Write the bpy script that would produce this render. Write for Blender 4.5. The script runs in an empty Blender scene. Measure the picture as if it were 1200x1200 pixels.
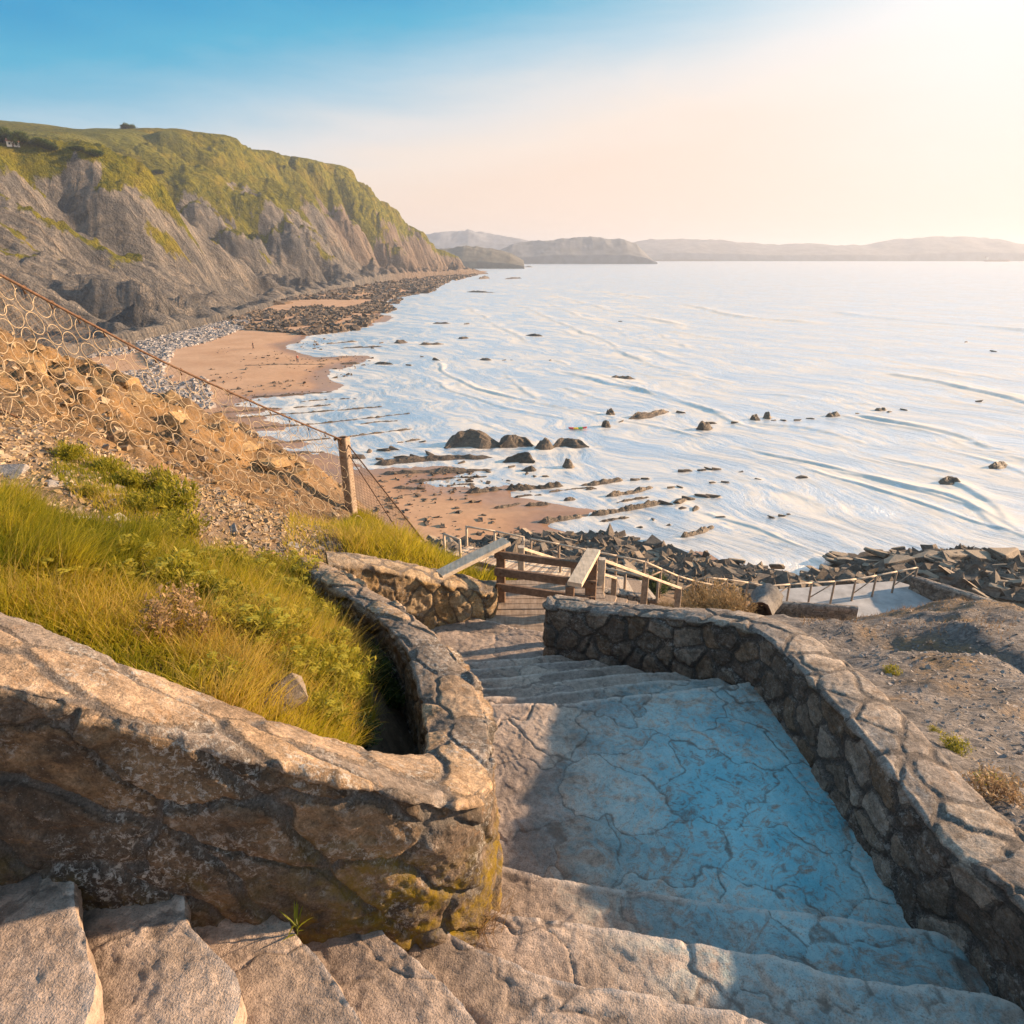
import bpy, bmesh, math, random
import numpy as np
from mathutils import Vector, Matrix
rng = np.random.default_rng(7)
random.seed(7)
C = bpy.context.scene.collection
H = 20.0                       # eye height above the sea
F = 775.0 / 1200.0             # focal length in picture widths
PITCH = math.atan(300.0 / 775.0)
CP, SP = math.cos(PITCH), math.sin(PITCH)
SUN_AZ, SUN_EL = math.radians(76), math.radians(15.5)

# ------------------------------------------------------------------ measuring
def ray(u, v):
    px, py = (u - 600) / 775.0, (600 - v) / 775.0
    return np.array([px, CP + py * SP, -SP + py * CP])
def at(u, v, t):               # world point at axial depth t
    d = ray(u, v) * t
    return np.array([d[0], d[1], d[2] + H])
def atz(u, v, z=0.0):          # world point on the level z
    d = ray(u, v)
    return at(u, v, (z - H) / d[2])
def project(P):                # used to measure where real points fall
    P = np.asarray(P, float)
    x, y, z = P[..., 0], P[..., 1], P[..., 2] - H
    t = y * CP - z * SP
    up = y * SP + z * CP
    return 600 + 775 * x / t, 600 - 775 * up / t, t

# ------------------------------------------------------------------ noise
_perm = np.concatenate([rng.permutation(256)] * 3)
_ga = rng.uniform(0, 2 * np.pi, 256)
_gx, _gy = np.cos(_ga), np.sin(_ga)
def perlin(x, y, seed=0):
    x = np.asarray(x, float) + seed * 17.31
    y = np.asarray(y, float) - seed * 9.77
    xi, yi = np.floor(x).astype(int), np.floor(y).astype(int)
    xf, yf = x - xi, y - yi
    u, v = xf ** 3 * (xf * (xf * 6 - 15) + 10), yf ** 3 * (yf * (yf * 6 - 15) + 10)
    def g(ix, iy, dx, dy):
        h = _perm[(_perm[ix & 255] + iy) & 255]
        return _gx[h] * dx + _gy[h] * dy
    a = g(xi, yi, xf, yf); b = g(xi + 1, yi, xf - 1, yf)
    c = g(xi, yi + 1, xf, yf - 1); d = g(xi + 1, yi + 1, xf - 1, yf - 1)
    return (a + u * (b - a) + v * ((c + u * (d - c)) - (a + u * (b - a)))) * 1.4
def fbm(x, y, o=4, seed=0, gain=0.5):
    s, a, f = 0, 1.0, 1.0
    for i in range(o):
        s = s + a * perlin(np.asarray(x) * f, np.asarray(y) * f, seed + i * 3)
        a *= gain; f *= 2.03
    return s
def ridged(x, y, o=4, seed=0):
    s, a, f = 0, 1.0, 1.0
    for i in range(o):
        s = s + a * (1 - 2 * np.abs(perlin(np.asarray(x) * f, np.asarray(y) * f, seed + i * 5)))
        a *= 0.5; f *= 2.1
    return s
def sstep(x, a, b):
    t = np.clip((np.asarray(x, float) - a) / (b - a), 0, 1)
    return t * t * (3 - 2 * t)
def voronoi(P, S):
    n = len(P); f1 = np.empty(n); f2 = np.empty(n); idx = np.empty(n, int)
    for k in range(0, n, 20000):
        q = P[k:k + 20000]
        d = np.sqrt(((q[:, None, :] - S[None, :, :]) ** 2).sum(2))
        p = np.argpartition(d, 1, axis=1)[:, :2]
        dd = np.take_along_axis(d, p, 1)
        sw = dd[:, 0] > dd[:, 1]
        f1[k:k + 20000] = np.where(sw, dd[:, 1], dd[:, 0]); f2[k:k + 20000] = np.where(sw, dd[:, 0], dd[:, 1])
        idx[k:k + 20000] = np.where(sw, p[:, 1], p[:, 0])
    return f1, f2, idx
def seeds(x0, x1, y0, y1, sx, sy, jit=0.85):
    nx, ny = max(2, int((x1 - x0) / sx) + 2), max(2, int((y1 - y0) / sy) + 2)
    gx, gy = np.meshgrid(np.arange(nx), np.arange(ny))
    gx = gx + 0.5 * (gy % 2)
    S = np.stack([x0 - sx / 2 + (gx + rng.uniform(-.5, .5, gx.shape) * jit) * sx,
                  y0 - sy / 2 + (gy + rng.uniform(-.5, .5, gx.shape) * jit) * sy], -1).reshape(-1, 2)
    return S
def in_poly(x, y, poly):
    x = np.asarray(x); y = np.asarray(y); r = np.zeros(x.shape, bool)
    n = len(poly); j = n - 1
    for i in range(n):
        xi, yi = poly[i]; xj, yj = poly[j]
        if yi != yj:
            r ^= ((yi > y) != (yj > y)) & (x < (xj - xi) * (y - yi) / (yj - yi) + xi)
        j = i
    return r
def seg_dist(x, y, pl):
    d = np.full(np.shape(x), 1e9)
    for (a, b) in zip(pl[:-1], pl[1:]):
        ax, ay = a[0], a[1]; bx, by = b[0] - ax, b[1] - ay
        L = bx * bx + by * by + 1e-9
        t = np.clip(((x - ax) * bx + (y - ay) * by) / L, 0, 1)
        d = np.minimum(d, np.hypot(x - ax - t * bx, y - ay - t * by))
    return d
def catmull(pts, n):
    P = np.asarray(pts, float)
    P = np.vstack([2 * P[0] - P[1], P, 2 * P[-1] - P[-2]])
    seg = len(P) - 3
    # spread samples by length of the first three columns
    L = np.linalg.norm(np.diff(P[1:-1, :3], axis=0), axis=1); L = np.maximum(L, 1e-4)
    cum = np.concatenate([[0], np.cumsum(L)])
    s = np.linspace(0, cum[-1], n)
    i = np.clip(np.searchsorted(cum, s, side='right') - 1, 0, seg - 1)
    t = ((s - cum[i]) / L[i])[:, None]
    p0, p1, p2, p3 = P[i], P[i + 1], P[i + 2], P[i + 3]
    return 0.5 * ((2 * p1) + (-p0 + p2) * t + (2 * p0 - 5 * p1 + 4 * p2 - p3) * t ** 2 + (-p0 + 3 * p1 - 3 * p2 + p3) * t ** 3)

# ------------------------------------------------------------------ objects
def mesh_np(name, verts, faces, mat=None, parent=None, smooth=True, attrs=None):
    """faces: list of int arrays (N,3) / (N,4)"""
    me = bpy.data.meshes.new(name)
    verts = np.ascontiguousarray(verts, dtype=np.float32)
    if not isinstance(faces, (list, tuple)): faces = [faces]
    faces = [np.asarray(f, dtype=np.int32) for f in faces if len(f)]
    loops = np.concatenate([f.ravel() for f in faces])
    tot = np.concatenate([np.full(len(f), f.shape[1], np.int32) for f in faces])
    start = np.concatenate([[0], np.cumsum(tot)[:-1]]).astype(np.int32)
    me.vertices.add(len(verts)); me.vertices.foreach_set('co', verts.ravel())
    me.loops.add(len(loops)); me.loops.foreach_set('vertex_index', loops)
    me.polygons.add(len(tot)); me.polygons.foreach_set('loop_start', start); me.polygons.foreach_set('loop_total', tot)
    me.polygons.foreach_set('use_smooth', np.full(len(tot), smooth))
    if attrs:
        for k, a in attrs.items():
            at_ = me.attributes.new(k, 'FLOAT', 'POINT'); at_.data.foreach_set('value', np.ascontiguousarray(a, dtype=np.float32).ravel())
    me.update(calc_edges=True); me.validate()
    if mat: me.materials.append(mat)
    o = bpy.data.objects.new(name, me); C.objects.link(o)
    if parent: o.parent = parent
    return o
def grid_faces(n, m, flip=False):
    i, j = np.meshgrid(np.arange(n - 1), np.arange(m - 1), indexing='ij')
    a = (i * m + j).ravel()
    f = np.stack([a, a + m, a + m + 1, a + 1], 1)
    return f[:, ::-1] if flip else f
def tag(o, label=None, cat=None, group=None, kind=None):
    if label: o['label'] = label
    if cat: o['category'] = cat
    if group: o['group'] = group
    if kind: o['kind'] = kind
    return o
def thing(name, loc, label, cat, group=None, rz=0.0):
    o = bpy.data.objects.new(name, None); C.objects.link(o)
    o.empty_display_size = 0.2
    o.location = loc; o.rotation_euler = (0, 0, rz)
    return tag(o, label, cat, group)
def copy_tree(o, parent=None):
    c = o.copy(); C.objects.link(c)
    if parent: c.parent = parent
    for ch in list(o.children): copy_tree(ch, c)
    return c
class MB:                       # collects bars, tubes and boxes into one mesh
    def __init__(s): s.v, s.q, s.t, s.n = [], [], [], 0
    def add(s, v, q=(), t=()):
        v = np.asarray(v, float)
        if len(q): s.q.append(np.asarray(q) + s.n)
        if len(t): s.t.append(np.asarray(t) + s.n)
        s.v.append(v); s.n += len(v)
    def frame(s, a, b, up=(0, 0, 1)):
        a, b = np.asarray(a, float), np.asarray(b, float)
        d = b - a; L = np.linalg.norm(d); d = d / L
        up = np.asarray(up, float)
        if abs(d @ up) > 0.98: up = np.array([0, 1.0, 0]) if abs(d[2]) > .9 else np.array([0, 0, 1.0])
        x = np.cross(d, up); x /= np.linalg.norm(x); y = np.cross(x, d)
        return a, b, d, x, y
    def bar(s, a, b, w, h, ch=0.12, up=(0, 0, 1), wob=0.0):   # chamfered timber from a to b
        a, b, d, x, y = s.frame(a, b, up)
        c = min(w, h) * ch; hw, hh = w / 2, h / 2
        loop = [(-hw + c, -hh), (hw - c, -hh), (hw, -hh + c), (hw, hh - c), (hw - c, hh), (-hw + c, hh), (-hw, hh - c), (-hw, -hh + c)]
        rings = []
        N = 6
        for k in range(N + 1):
            p = a + (b - a) * k / N
            off = (rng.uniform(-1, 1, 2) * wob) if wob else (0, 0)
            for (q, r) in loop: rings.append(p + x * (q + off[0]) + y * (r + off[1]))
        q = []
        for k in range(N):
            for i in range(8):
                j = (i + 1) % 8; q.append((k * 8 + i, k * 8 + j, k * 8 + 8 + j, k * 8 + 8 + i))
        t = []
        for k in (0, N):
            cidx = len(rings); rings.append((a, b)[k > 0])
            for i in range(8):
                j = (i + 1) % 8
                t.append((k * 8 + j, k * 8 + i, cidx) if k == 0 else (k * 8 + i, k * 8 + j, cidx))
        s.add(rings, q, t); return s
    def tube(s, pts, r, n=6, closed=False, taper=None):
        P = np.asarray(pts, float); m = len(P)
        if closed: T = np.roll(P, -1, 0) - np.roll(P, 1, 0)
        else: T = np.gradient(P, axis=0)
        T /= np.linalg.norm(T, axis=1)[:, None] + 1e-9
        ref = np.array([0, 0, 1.0]) if abs(T[:, 2]).mean() < .85 else np.array([1.0, 0, 0])
        X = np.cross(T, ref); X /= np.linalg.norm(X, axis=1)[:, None] + 1e-9
        Y = np.cross(X, T)
        a = np.linspace(0, 2 * np.pi, n, endpoint=False)
        R = np.full(m, r) if taper is None else np.linspace(r, taper, m)
        V = P[:, None, :] + R[:, None, None] * (np.cos(a)[None, :, None] * X[:, None, :] + np.sin(a)[None, :, None] * Y[:, None, :])
        q = []
        mm = m if closed else m - 1
        for k in range(mm):
            k2 = (k + 1) % m
            for i in range(n):
                j = (i + 1) % n; q.append((k * n + i, k * n + j, k2 * n + j, k2 * n + i))
        V = V.reshape(-1, 3); t = []
        if not closed:
            V = np.vstack([V, P[0], P[-1]])
            for i in range(n):
                j = (i + 1) % n
                t.append((j, i, m * n)); t.append(((m - 1) * n + i, (m - 1) * n + j, m * n + 1))
        s.add(V, q, t); return s
    def build(s, name, mat, parent=None, smooth=False, origin=None):
        v = np.vstack(s.v)
        if origin is not None: v = v - np.asarray(origin, float)
        f = []
        if s.q: f.append(np.vstack(s.q))
        if s.t: f.append(np.vstack(s.t))
        return mesh_np(name, v, f, mat, parent, smooth)

# ------------------------------------------------------------------ materials
def new_mat(name):
    m = bpy.data.materials.new(name); m.use_nodes = True
    nt = m.node_tree; nt.nodes.clear()
    out = nt.nodes.new('ShaderNodeOutputMaterial')
    return m, NT(nt), out
class NT:
    def __init__(s, nt): s.nt = nt
    def n(s, typ, **kw):
        nd = s.nt.nodes.new(typ)
        for k, v in kw.items(): setattr(nd, k, v)
        return nd
    def l(s, a, b): s.nt.links.new(a, b)
    def put(s, sock, val):
        if isinstance(val, bpy.types.NodeSocket): s.l(val, sock)
        elif isinstance(val, (tuple, list)) and len(val) == 3 and sock.type == 'RGBA': sock.default_value = (*val, 1)
        else: sock.default_value = val
    def math(s, op, a, b=0.0, clamp=False):
        nd = s.n('ShaderNodeMath', operation=op, use_clamp=clamp); s.put(nd.inputs[0], a); s.put(nd.inputs[1], b); return nd.outputs[0]
    def mix(s, f, a, b, mode='MIX'):
        nd = s.n('ShaderNodeMix', data_type='RGBA', blend_type=mode); nd.clamp_factor = True
        s.put(nd.inputs['Factor'], f)
        s.put(nd.inputs[6], a); s.put(nd.inputs[7], b); return nd.outputs[2]
    def noise(s, vec, scale, detail=4, rough=.55, dist=0.0):
        nd = s.n('ShaderNodeTexNoise'); s.put(nd.inputs['Vector'], vec)
        nd.inputs['Scale'].default_value = scale; nd.inputs['Detail'].default_value = detail
        nd.inputs['Roughness'].default_value = rough; nd.inputs['Distortion'].default_value = dist
        return nd.outputs['Fac']
    def vor(s, vec, scale, feature='F1', out='Distance'):
        nd = s.n('ShaderNodeTexVoronoi', feature=feature); s.put(nd.inputs['Vector'], vec); nd.inputs['Scale'].default_value = scale
        return nd.outputs[out]
    def ramp(s, f, stops, interp='LINEAR'):
        nd = s.n('ShaderNodeValToRGB'); s.put(nd.inputs[0], f); cr = nd.color_ramp; cr.interpolation = interp
        while len(cr.elements) < len(stops): cr.elements.new(0.5)
        for e, (p, c) in zip(cr.elements, stops):
            e.position = p; e.color = (*c, 1) if isinstance(c, (tuple, list)) else (c, c, c, 1)
        return nd.outputs[0]
    def pos(s): return s.n('ShaderNodeNewGeometry').outputs['Position']
    def nrm(s): return s.n('ShaderNodeNewGeometry').outputs['Normal']
    def obj(s): return s.n('ShaderNodeTexCoord').outputs['Object']
    def attr(s, name): return s.n('ShaderNodeAttribute', attribute_name=name).outputs['Fac']
    def scale(s, vec, sc, rot=(0, 0, 0)):
        nd = s.n('ShaderNodeMapping'); s.put(nd.inputs['Vector'], vec); nd.inputs['Scale'].default_value = sc; nd.inputs['Rotation'].default_value = rot
        return nd.outputs[0]
    def bump(s, h, strength=.5, dist=.02, normal=None):
        nd = s.n('ShaderNodeBump'); s.put(nd.inputs['Height'], h); nd.inputs['Strength'].default_value = strength; nd.inputs['Distance'].default_value = dist
        if normal: s.l(normal, nd.inputs['Normal'])
        return nd.outputs[0]
    def bsdf(s, out, col, rough=.85, normal=None, spec=.3, **kw):
        b = s.n('ShaderNodeBsdfPrincipled'); s.put(b.inputs['Base Color'], col); s.put(b.inputs['Roughness'], rough)
        s.put(b.inputs['Specular IOR Level'], spec)
        if normal: s.l(normal, b.inputs['Normal'])
        for k, v in kw.items(): s.put(b.inputs[k.replace('_', ' ')], v)
        if out: s.l(b.outputs[0], out.inputs[0])
        return b

def wall_material(name, tones, caps, mortar, moss=0.0, lichen=.5, dark=.5):
    m, t, out = new_mat(name)
    p = t.pos()
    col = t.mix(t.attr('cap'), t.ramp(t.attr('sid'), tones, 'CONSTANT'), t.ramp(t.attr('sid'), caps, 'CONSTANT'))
    n1 = t.noise(p, 5, 6, .65); n2 = t.noise(p, 26, 6, .75); n3 = t.noise(p, 120, 4, .7)
    col = t.mix(1, col, t.ramp(n1, [(.3, .5), (.5, .95), (.72, 1.4)]), 'MULTIPLY')
    col = t.mix(.9, col, t.ramp(n2, [(.3, .42), (.5, .95), (.7, 1.45)]), 'MULTIPLY')
    col = t.mix(.8, col, t.ramp(n3, [(.32, .5), (.5, 1.0), (.68, 1.4)]), 'MULTIPLY')
    # rusty bedding streaks inside the stones
    st = t.noise(t.scale(p, (3, 3, 22), (.3, .2, 0)), 2.2, 5, .65, .6)
    col = t.mix(t.ramp(st, [(.55, 0), (.7, .38)]), col, (.32, .165, .06))
    # dark crust
    d = t.ramp(t.noise(p, 2.7, 7, .75, .4), [(.47, 0), (.60, dark)])
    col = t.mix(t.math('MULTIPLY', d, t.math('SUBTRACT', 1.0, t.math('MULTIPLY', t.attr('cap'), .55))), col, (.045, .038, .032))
    edge = t.math('ADD', t.attr('edge'), t.math('MULTIPLY', t.math('SUBTRACT', n2, .5), .03))
    mo = t.mix(1, t.mix(t.math('MULTIPLY', t.attr('cap'), .8), mortar, (.17, .14, .118)), t.ramp(n3, [(.3, .45), (.7, 1.35)]), 'MULTIPLY')
    col = t.mix(t.ramp(edge, [(.007, 1), (.02, 0)]), col, mo)
    crack = t.ramp(t.math('ABSOLUTE', t.math('SUBTRACT', edge, .017)), [(.001, .6), (.004, 0)])
    col = t.mix(crack, col, (.03, .025, .02))
    li = t.math('MULTIPLY', t.ramp(t.noise(p, 38, 6, .8, .5), [(.52, 0), (.58, 1)]), t.ramp(t.noise(p, 3.3, 5, .7), [(.44, 0), (.6, lichen)]))
    col = t.mix(li, col, (.50, .48, .44))
    li2 = t.ramp(t.noise(p, 85, 5, .8), [(.61, 0), (.68, lichen * .75)])
    col = t.mix(li2, col, (.46, .44, .41))
    col = t.mix(t.ramp(t.noise(p, 70, 5, .8), [(.31, .85), (.39, 0)]), col, (.025, .021, .018))
    if moss > 0:
        mm = t.math('MULTIPLY', t.attr('moss'), t.ramp(t.noise(p, 9, 6, .75), [(.42, 0), (.6, moss)]))
        col = t.mix(mm, col, (.20, .135, .012))
    h = t.math('ADD', t.math('MULTIPLY', n2, .8), t.math('MULTIPLY', n3, .5))
    h = t.math('ADD', h, t.math('MULTIPLY', t.noise(p, 300, 2, .5), .15))
    t.bsdf(out, col, .92, t.bump(h, .9, .018), .15)
    return m

def paving_material():
    m, t, out = new_mat('worn_paving')
    p = t.pos()
    n1 = t.noise(p, 3.5, 6, .6); n2 = t.noise(p, 24, 5, .7); n3 = t.noise(p, 140, 3, .6)
    col = t.ramp(t.attr('sid'), [(0, (.33, .255, .20)), (.22, (.42, .325, .255)), (.42, (.27, .21, .17)), (.6, (.38, .295, .235)), (.78, (.45, .35, .275)), (.9, (.31, .25, .21))], 'CONSTANT')
    col = t.mix(1, col, t.ramp(n1, [(.3, .58), (.5, .95), (.72, 1.22)]), 'MULTIPLY')
    col = t.mix(.85, col, t.ramp(n2, [(.3, .5), (.5, 1.0), (.7, 1.25)]), 'MULTIPLY')
    col = t.mix(.7, col, t.ramp(n3, [(.3, .6), (.5, 1.0), (.7, 1.25)]), 'MULTIPLY')
    col = t.mix(t.ramp(t.noise(p, 6.5, 7, .78, .8), [(.56, 0), (.66, .6)]), col, (.14, .105, .085))
    # blue tint of the shade, painted into landing and nearby steps as ragged patches
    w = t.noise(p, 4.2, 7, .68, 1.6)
    patch = t.math('MULTIPLY', t.attr('blue_shade'), t.ramp(t.math('ADD', w, t.math('MULTIPLY', t.attr('blue_shade'), .13)), [(.44, 0), (.56, 1)]))
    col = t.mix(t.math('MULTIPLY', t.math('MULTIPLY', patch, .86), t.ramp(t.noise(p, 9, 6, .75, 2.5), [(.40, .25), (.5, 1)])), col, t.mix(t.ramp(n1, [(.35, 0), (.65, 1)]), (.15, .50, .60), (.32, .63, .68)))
    col = t.mix(t.math('MULTIPLY', t.attr('pale_nose'), t.ramp(n2, [(.35, .25), (.6, .8)])), col, (.60, .50, .42))  # paler band along the nosing
    col = t.mix(t.math('MULTIPLY', t.attr('dark_tone'), t.ramp(n2, [(.3, 1), (.65, .35)])), col, (.10, .078, .06))  # darker at the back of the tread and over the riser
    edge = t.math('ADD', t.attr('edge'), t.math('MULTIPLY', t.math('SUBTRACT', n2, .5), .022))
    col = t.mix(t.ramp(edge, [(.002, .75), (.008, 0)]), col, (.13, .10, .08))
    grit = t.ramp(n3, [(.30, .55), (.42, 0)])
    col = t.mix(grit, col, (.15, .12, .10))
    col = t.mix(t.ramp(t.vor(p, 46), [(.06, .4), (.12, 0)]), col, (.6, .55, .5))
    h = t.math('ADD', t.math('MULTIPLY', n2, .6), t.math('MULTIPLY', n3, .35))
    t.bsdf(out, col, .82, t.bump(h, .75, .016), .25)
    return m

def rock_material(name, lo, hi, accent, sc=1.0, strata=(1, 1, 6), rough=.85, bumpd=.05, top=None):
    m, t, out = new_mat(name)
    p = t.pos()
    rnd = t.n('ShaderNodeObjectInfo').outputs['Random']
    n1 = t.noise(p, 1.3 * sc, 6, .65); n2 = t.noise(p, 9 * sc, 5, .7)
    col = t.mix(t.ramp(n1, [(.32, 0), (.68, 1)]), lo, hi)
    s = t.noise(t.scale(p, strata, (.35, .15, .2)), 2.0 * sc, 4, .6, .5)
    col = t.mix(t.ramp(s, [(.5, 0), (.66, .7)]), col, accent)
    col = t.mix(.8, col, t.ramp(n2, [(.3, .5), (.52, 1), (.72, 1.35)]), 'MULTIPLY')
    col = t.mix(1, col, t.ramp(rnd, [(0, .75), (1, 1.25)]), 'MULTIPLY')
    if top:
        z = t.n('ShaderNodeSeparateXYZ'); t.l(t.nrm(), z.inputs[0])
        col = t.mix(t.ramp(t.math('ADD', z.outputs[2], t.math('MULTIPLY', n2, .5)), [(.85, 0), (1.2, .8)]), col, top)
    h = t.math('ADD', t.math('MULTIPLY', s, .8), t.math('MULTIPLY', n2, .6))
    t.bsdf(out, col, rough, t.bump(h, .9, bumpd), .3)
    return m

def wood_material(name, a, b, sc=1.0):
    m, t, out = new_mat(name)
    p = t.pos()
    rnd = t.n('ShaderNodeObjectInfo').outputs['Random']
    g = t.noise(t.scale(p, (30, 3, 30)), 1.2 * sc, 5, .65, .4)
    g2 = t.noise(p, 12 * sc, 4, .6)
    col = t.mix(t.ramp(g, [(.3, 0), (.7, 1)]), a, b)
    col = t.mix(.7, col, t.ramp(g2, [(.3, .65), (.6, 1.15)]), 'MULTIPLY')
    t.bsdf(out, col, .75, t.bump(g, .4, .008), .25)
    return m

def plain_material(name, col, rough=.7, var=.35, sc=6.0, metallic=0.0):
    m, t, out = new_mat(name)
    n = t.noise(t.pos(), sc, 5, .65)
    c = t.mix(1, col, t.ramp(n, [(.3, 1 - var), (.7, 1 + var)]), 'MULTIPLY')
    t.bsdf(out, c, rough, t.bump(n, .3, .01), .3, Metallic=metallic)
    return m

def leaf_material(name, stops, transl=.45, hue='tint'):
    m, t, out = new_mat(name)
    col = t.ramp(t.attr(hue), stops)
    rnd = t.n('ShaderNodeObjectInfo').outputs['Random']
    col = t.mix(1, col, t.ramp(rnd, [(0, .85), (1, 1.15)]), 'MULTIPLY')
    b = t.bsdf(None, col, .6, None, .25)
    tr = t.n('ShaderNodeBsdfTranslucent'); t.l(col, tr.inputs[0])
    mx = t.n('ShaderNodeMixShader'); mx.inputs[0].default_value = transl
    t.l(b.outputs[0], mx.inputs[1]); t.l(tr.outputs[0], mx.inputs[2]); t.l(mx.outputs[0], out.inputs[0])
    return m
# ================================================================== CAMERA, SKY, SUN, AIR
def make_camera():
    cd = bpy.data.cameras.new('camera'); cd.sensor_width = 36; cd.lens = F * 36
    cd.clip_start = 0.05; cd.clip_end = 60000
    co = bpy.data.objects.new('camera', cd); C.objects.link(co)
    co.location = (0, 0, H); co.rotation_euler = (math.pi / 2 - PITCH, 0, 0)
    bpy.context.scene.camera = co
make_camera()
sc = bpy.context.scene
sc.view_settings.view_transform = 'Standard'; sc.view_settings.look = 'None'
sc.view_settings.exposure = 1.35; sc.view_settings.gamma = 1.0; sc.view_settings.use_curve_mapping = False

def make_world():
    w = bpy.data.worlds.new('World'); sc.world = w; w.use_nodes = True
    nt = w.node_tree; nt.nodes.clear(); t = NT(nt)
    out = t.n('ShaderNodeOutputWorld'); bg = t.n('ShaderNodeBackground')
    sky = t.n('ShaderNodeTexSky', sky_type='NISHITA'); sky.sun_disc = False
    sky.sun_elevation = SUN_EL; sky.sun_rotation = SUN_AZ; sky.dust_density = 2.0; sky.air_density = 1.2
    vec = t.n('ShaderNodeTexCoord').outputs['Generated']
    sep = t.n('ShaderNodeSeparateXYZ'); t.l(vec, sep.inputs[0])
    wis = t.noise(t.scale(vec, (1.2, 1.2, 7), (0, .35, .3)), 2.0, 6, .6, .4)
    z = t.math('ADD', sep.outputs[2], t.math('MULTIPLY', t.math('SUBTRACT', wis, .5), .085))
    tilt = t.math('MULTIPLY', t.math('ADD', sep.outputs[0], .5), t.ramp(sep.outputs[2], [(0, .19), (.3, .17), (.6, .0)]))
    zz = t.math('SUBTRACT', z, tilt)
    base = t.ramp(zz, [(0, (.655, .515, .425)), (.05, (.65, .55, .48)), (.09, (.54, .53, .53)), (.14, (.27, .42, .52)),
                       (.195, (.035, .30, .465)), (.24, (.0, .23, .43)), (.42, (.09, .27, .45)), (1, (.20, .32, .46))])
    # brightening towards the low sun, with an oblique edge of thin cloud
    gd = ray(1270, 110); gd /= np.linalg.norm(gd)
    dot = t.n('ShaderNodeVectorMath', operation='DOT_PRODUCT'); t.l(vec, dot.inputs[0]); dot.inputs[1].default_value = tuple(gd)
    glow = t.ramp(t.math('ADD', dot.outputs['Value'], t.math('MULTIPLY', t.math('SUBTRACT', wis, .5), .03)), [(.72, 0), (.86, .08), (.93, .24), (.97, .54), (.995, .9)])
    a, b = ray(330, 235), ray(1060, 0)
    n = np.cross(a, b); n /= np.linalg.norm(n)
    if n @ ray(1100, 200) < 0: n = -n
    d2 = t.n('ShaderNodeVectorMath', operation='DOT_PRODUCT'); t.l(vec, d2.inputs[0]); d2.inputs[1].default_value = tuple(n)
    veil = t.ramp(t.math('ADD', d2.outputs['Value'], t.math('MULTIPLY', t.math('SUBTRACT', wis, .5), .16)), [(0, 0), (.12, .25), (.3, .4)], 'EASE')
    low = t.ramp(zz, [(0, (.74, .53, .42)), (.10, (.74, .59, .50)), (.2, (.74, .67, .62)), (.4, (.75, .85, .92)), (.7, (.1, .3, .6))])
    veil = t.math('MULTIPLY', veil, t.ramp(sep.outputs[2], [(.25, 1), (.55, 0)]))
    c = t.mix(veil, base, low)
    c = t.mix(glow, c, t.ramp(sep.outputs[2], [(0, (.68, .55, .475)), (.10, (.70, .61, .55)), (.25, (.71, .69, .68)), (.6, (.62, .66, .70))]))
    add = t.mix(.004, c, sky.outputs[0], 'ADD')
    t.l(add, bg.inputs['Color']); bg.inputs['Strength'].default_value = 0.57
    t.l(bg.outputs[0], out.inputs[0])
make_world()
sd = bpy.data.lights.new('sun', 'SUN'); sd.energy = 5.0; sd.angle = math.radians(1.0); sd.color = (1.0, .70, .44)
so = bpy.data.objects.new('sun', sd); C.objects.link(so)
sdir = Vector((math.sin(SUN_AZ) * math.cos(SUN_EL), math.cos(SUN_AZ) * math.cos(SUN_EL), math.sin(SUN_EL)))
so.rotation_euler = sdir.to_track_quat('Z', 'Y').to_euler(); so.location = (30, 30, 60)

def make_haze():
    m, t, out = new_mat('sea_haze')
    v = t.n('ShaderNodeVolumePrincipled'); v.inputs['Color'].default_value = (.80, .87, 1.0, 1)
    v.inputs['Density'].default_value = HAZE; v.inputs['Anisotropy'].default_value = .2
    t.l(v.outputs[0], out.inputs['Volume'])
    x0, x1, y0, y1, z0, z1 = -9000, 11500, -300, 9500, -8, 130
    V = [(x, y, z) for x in (x0, x1) for y in (y0, y1) for z in (z0, z1)]
    Fq = [(0, 1, 3, 2), (4, 6, 7, 5), (0, 4, 5, 1), (2, 3, 7, 6), (0, 2, 6, 4), (1, 5, 7, 3)]
    o = mesh_np('haze', V, np.array(Fq), m, None, False); tag(o, kind='stuff')
HAZE = 2.7e-4
make_haze()

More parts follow.
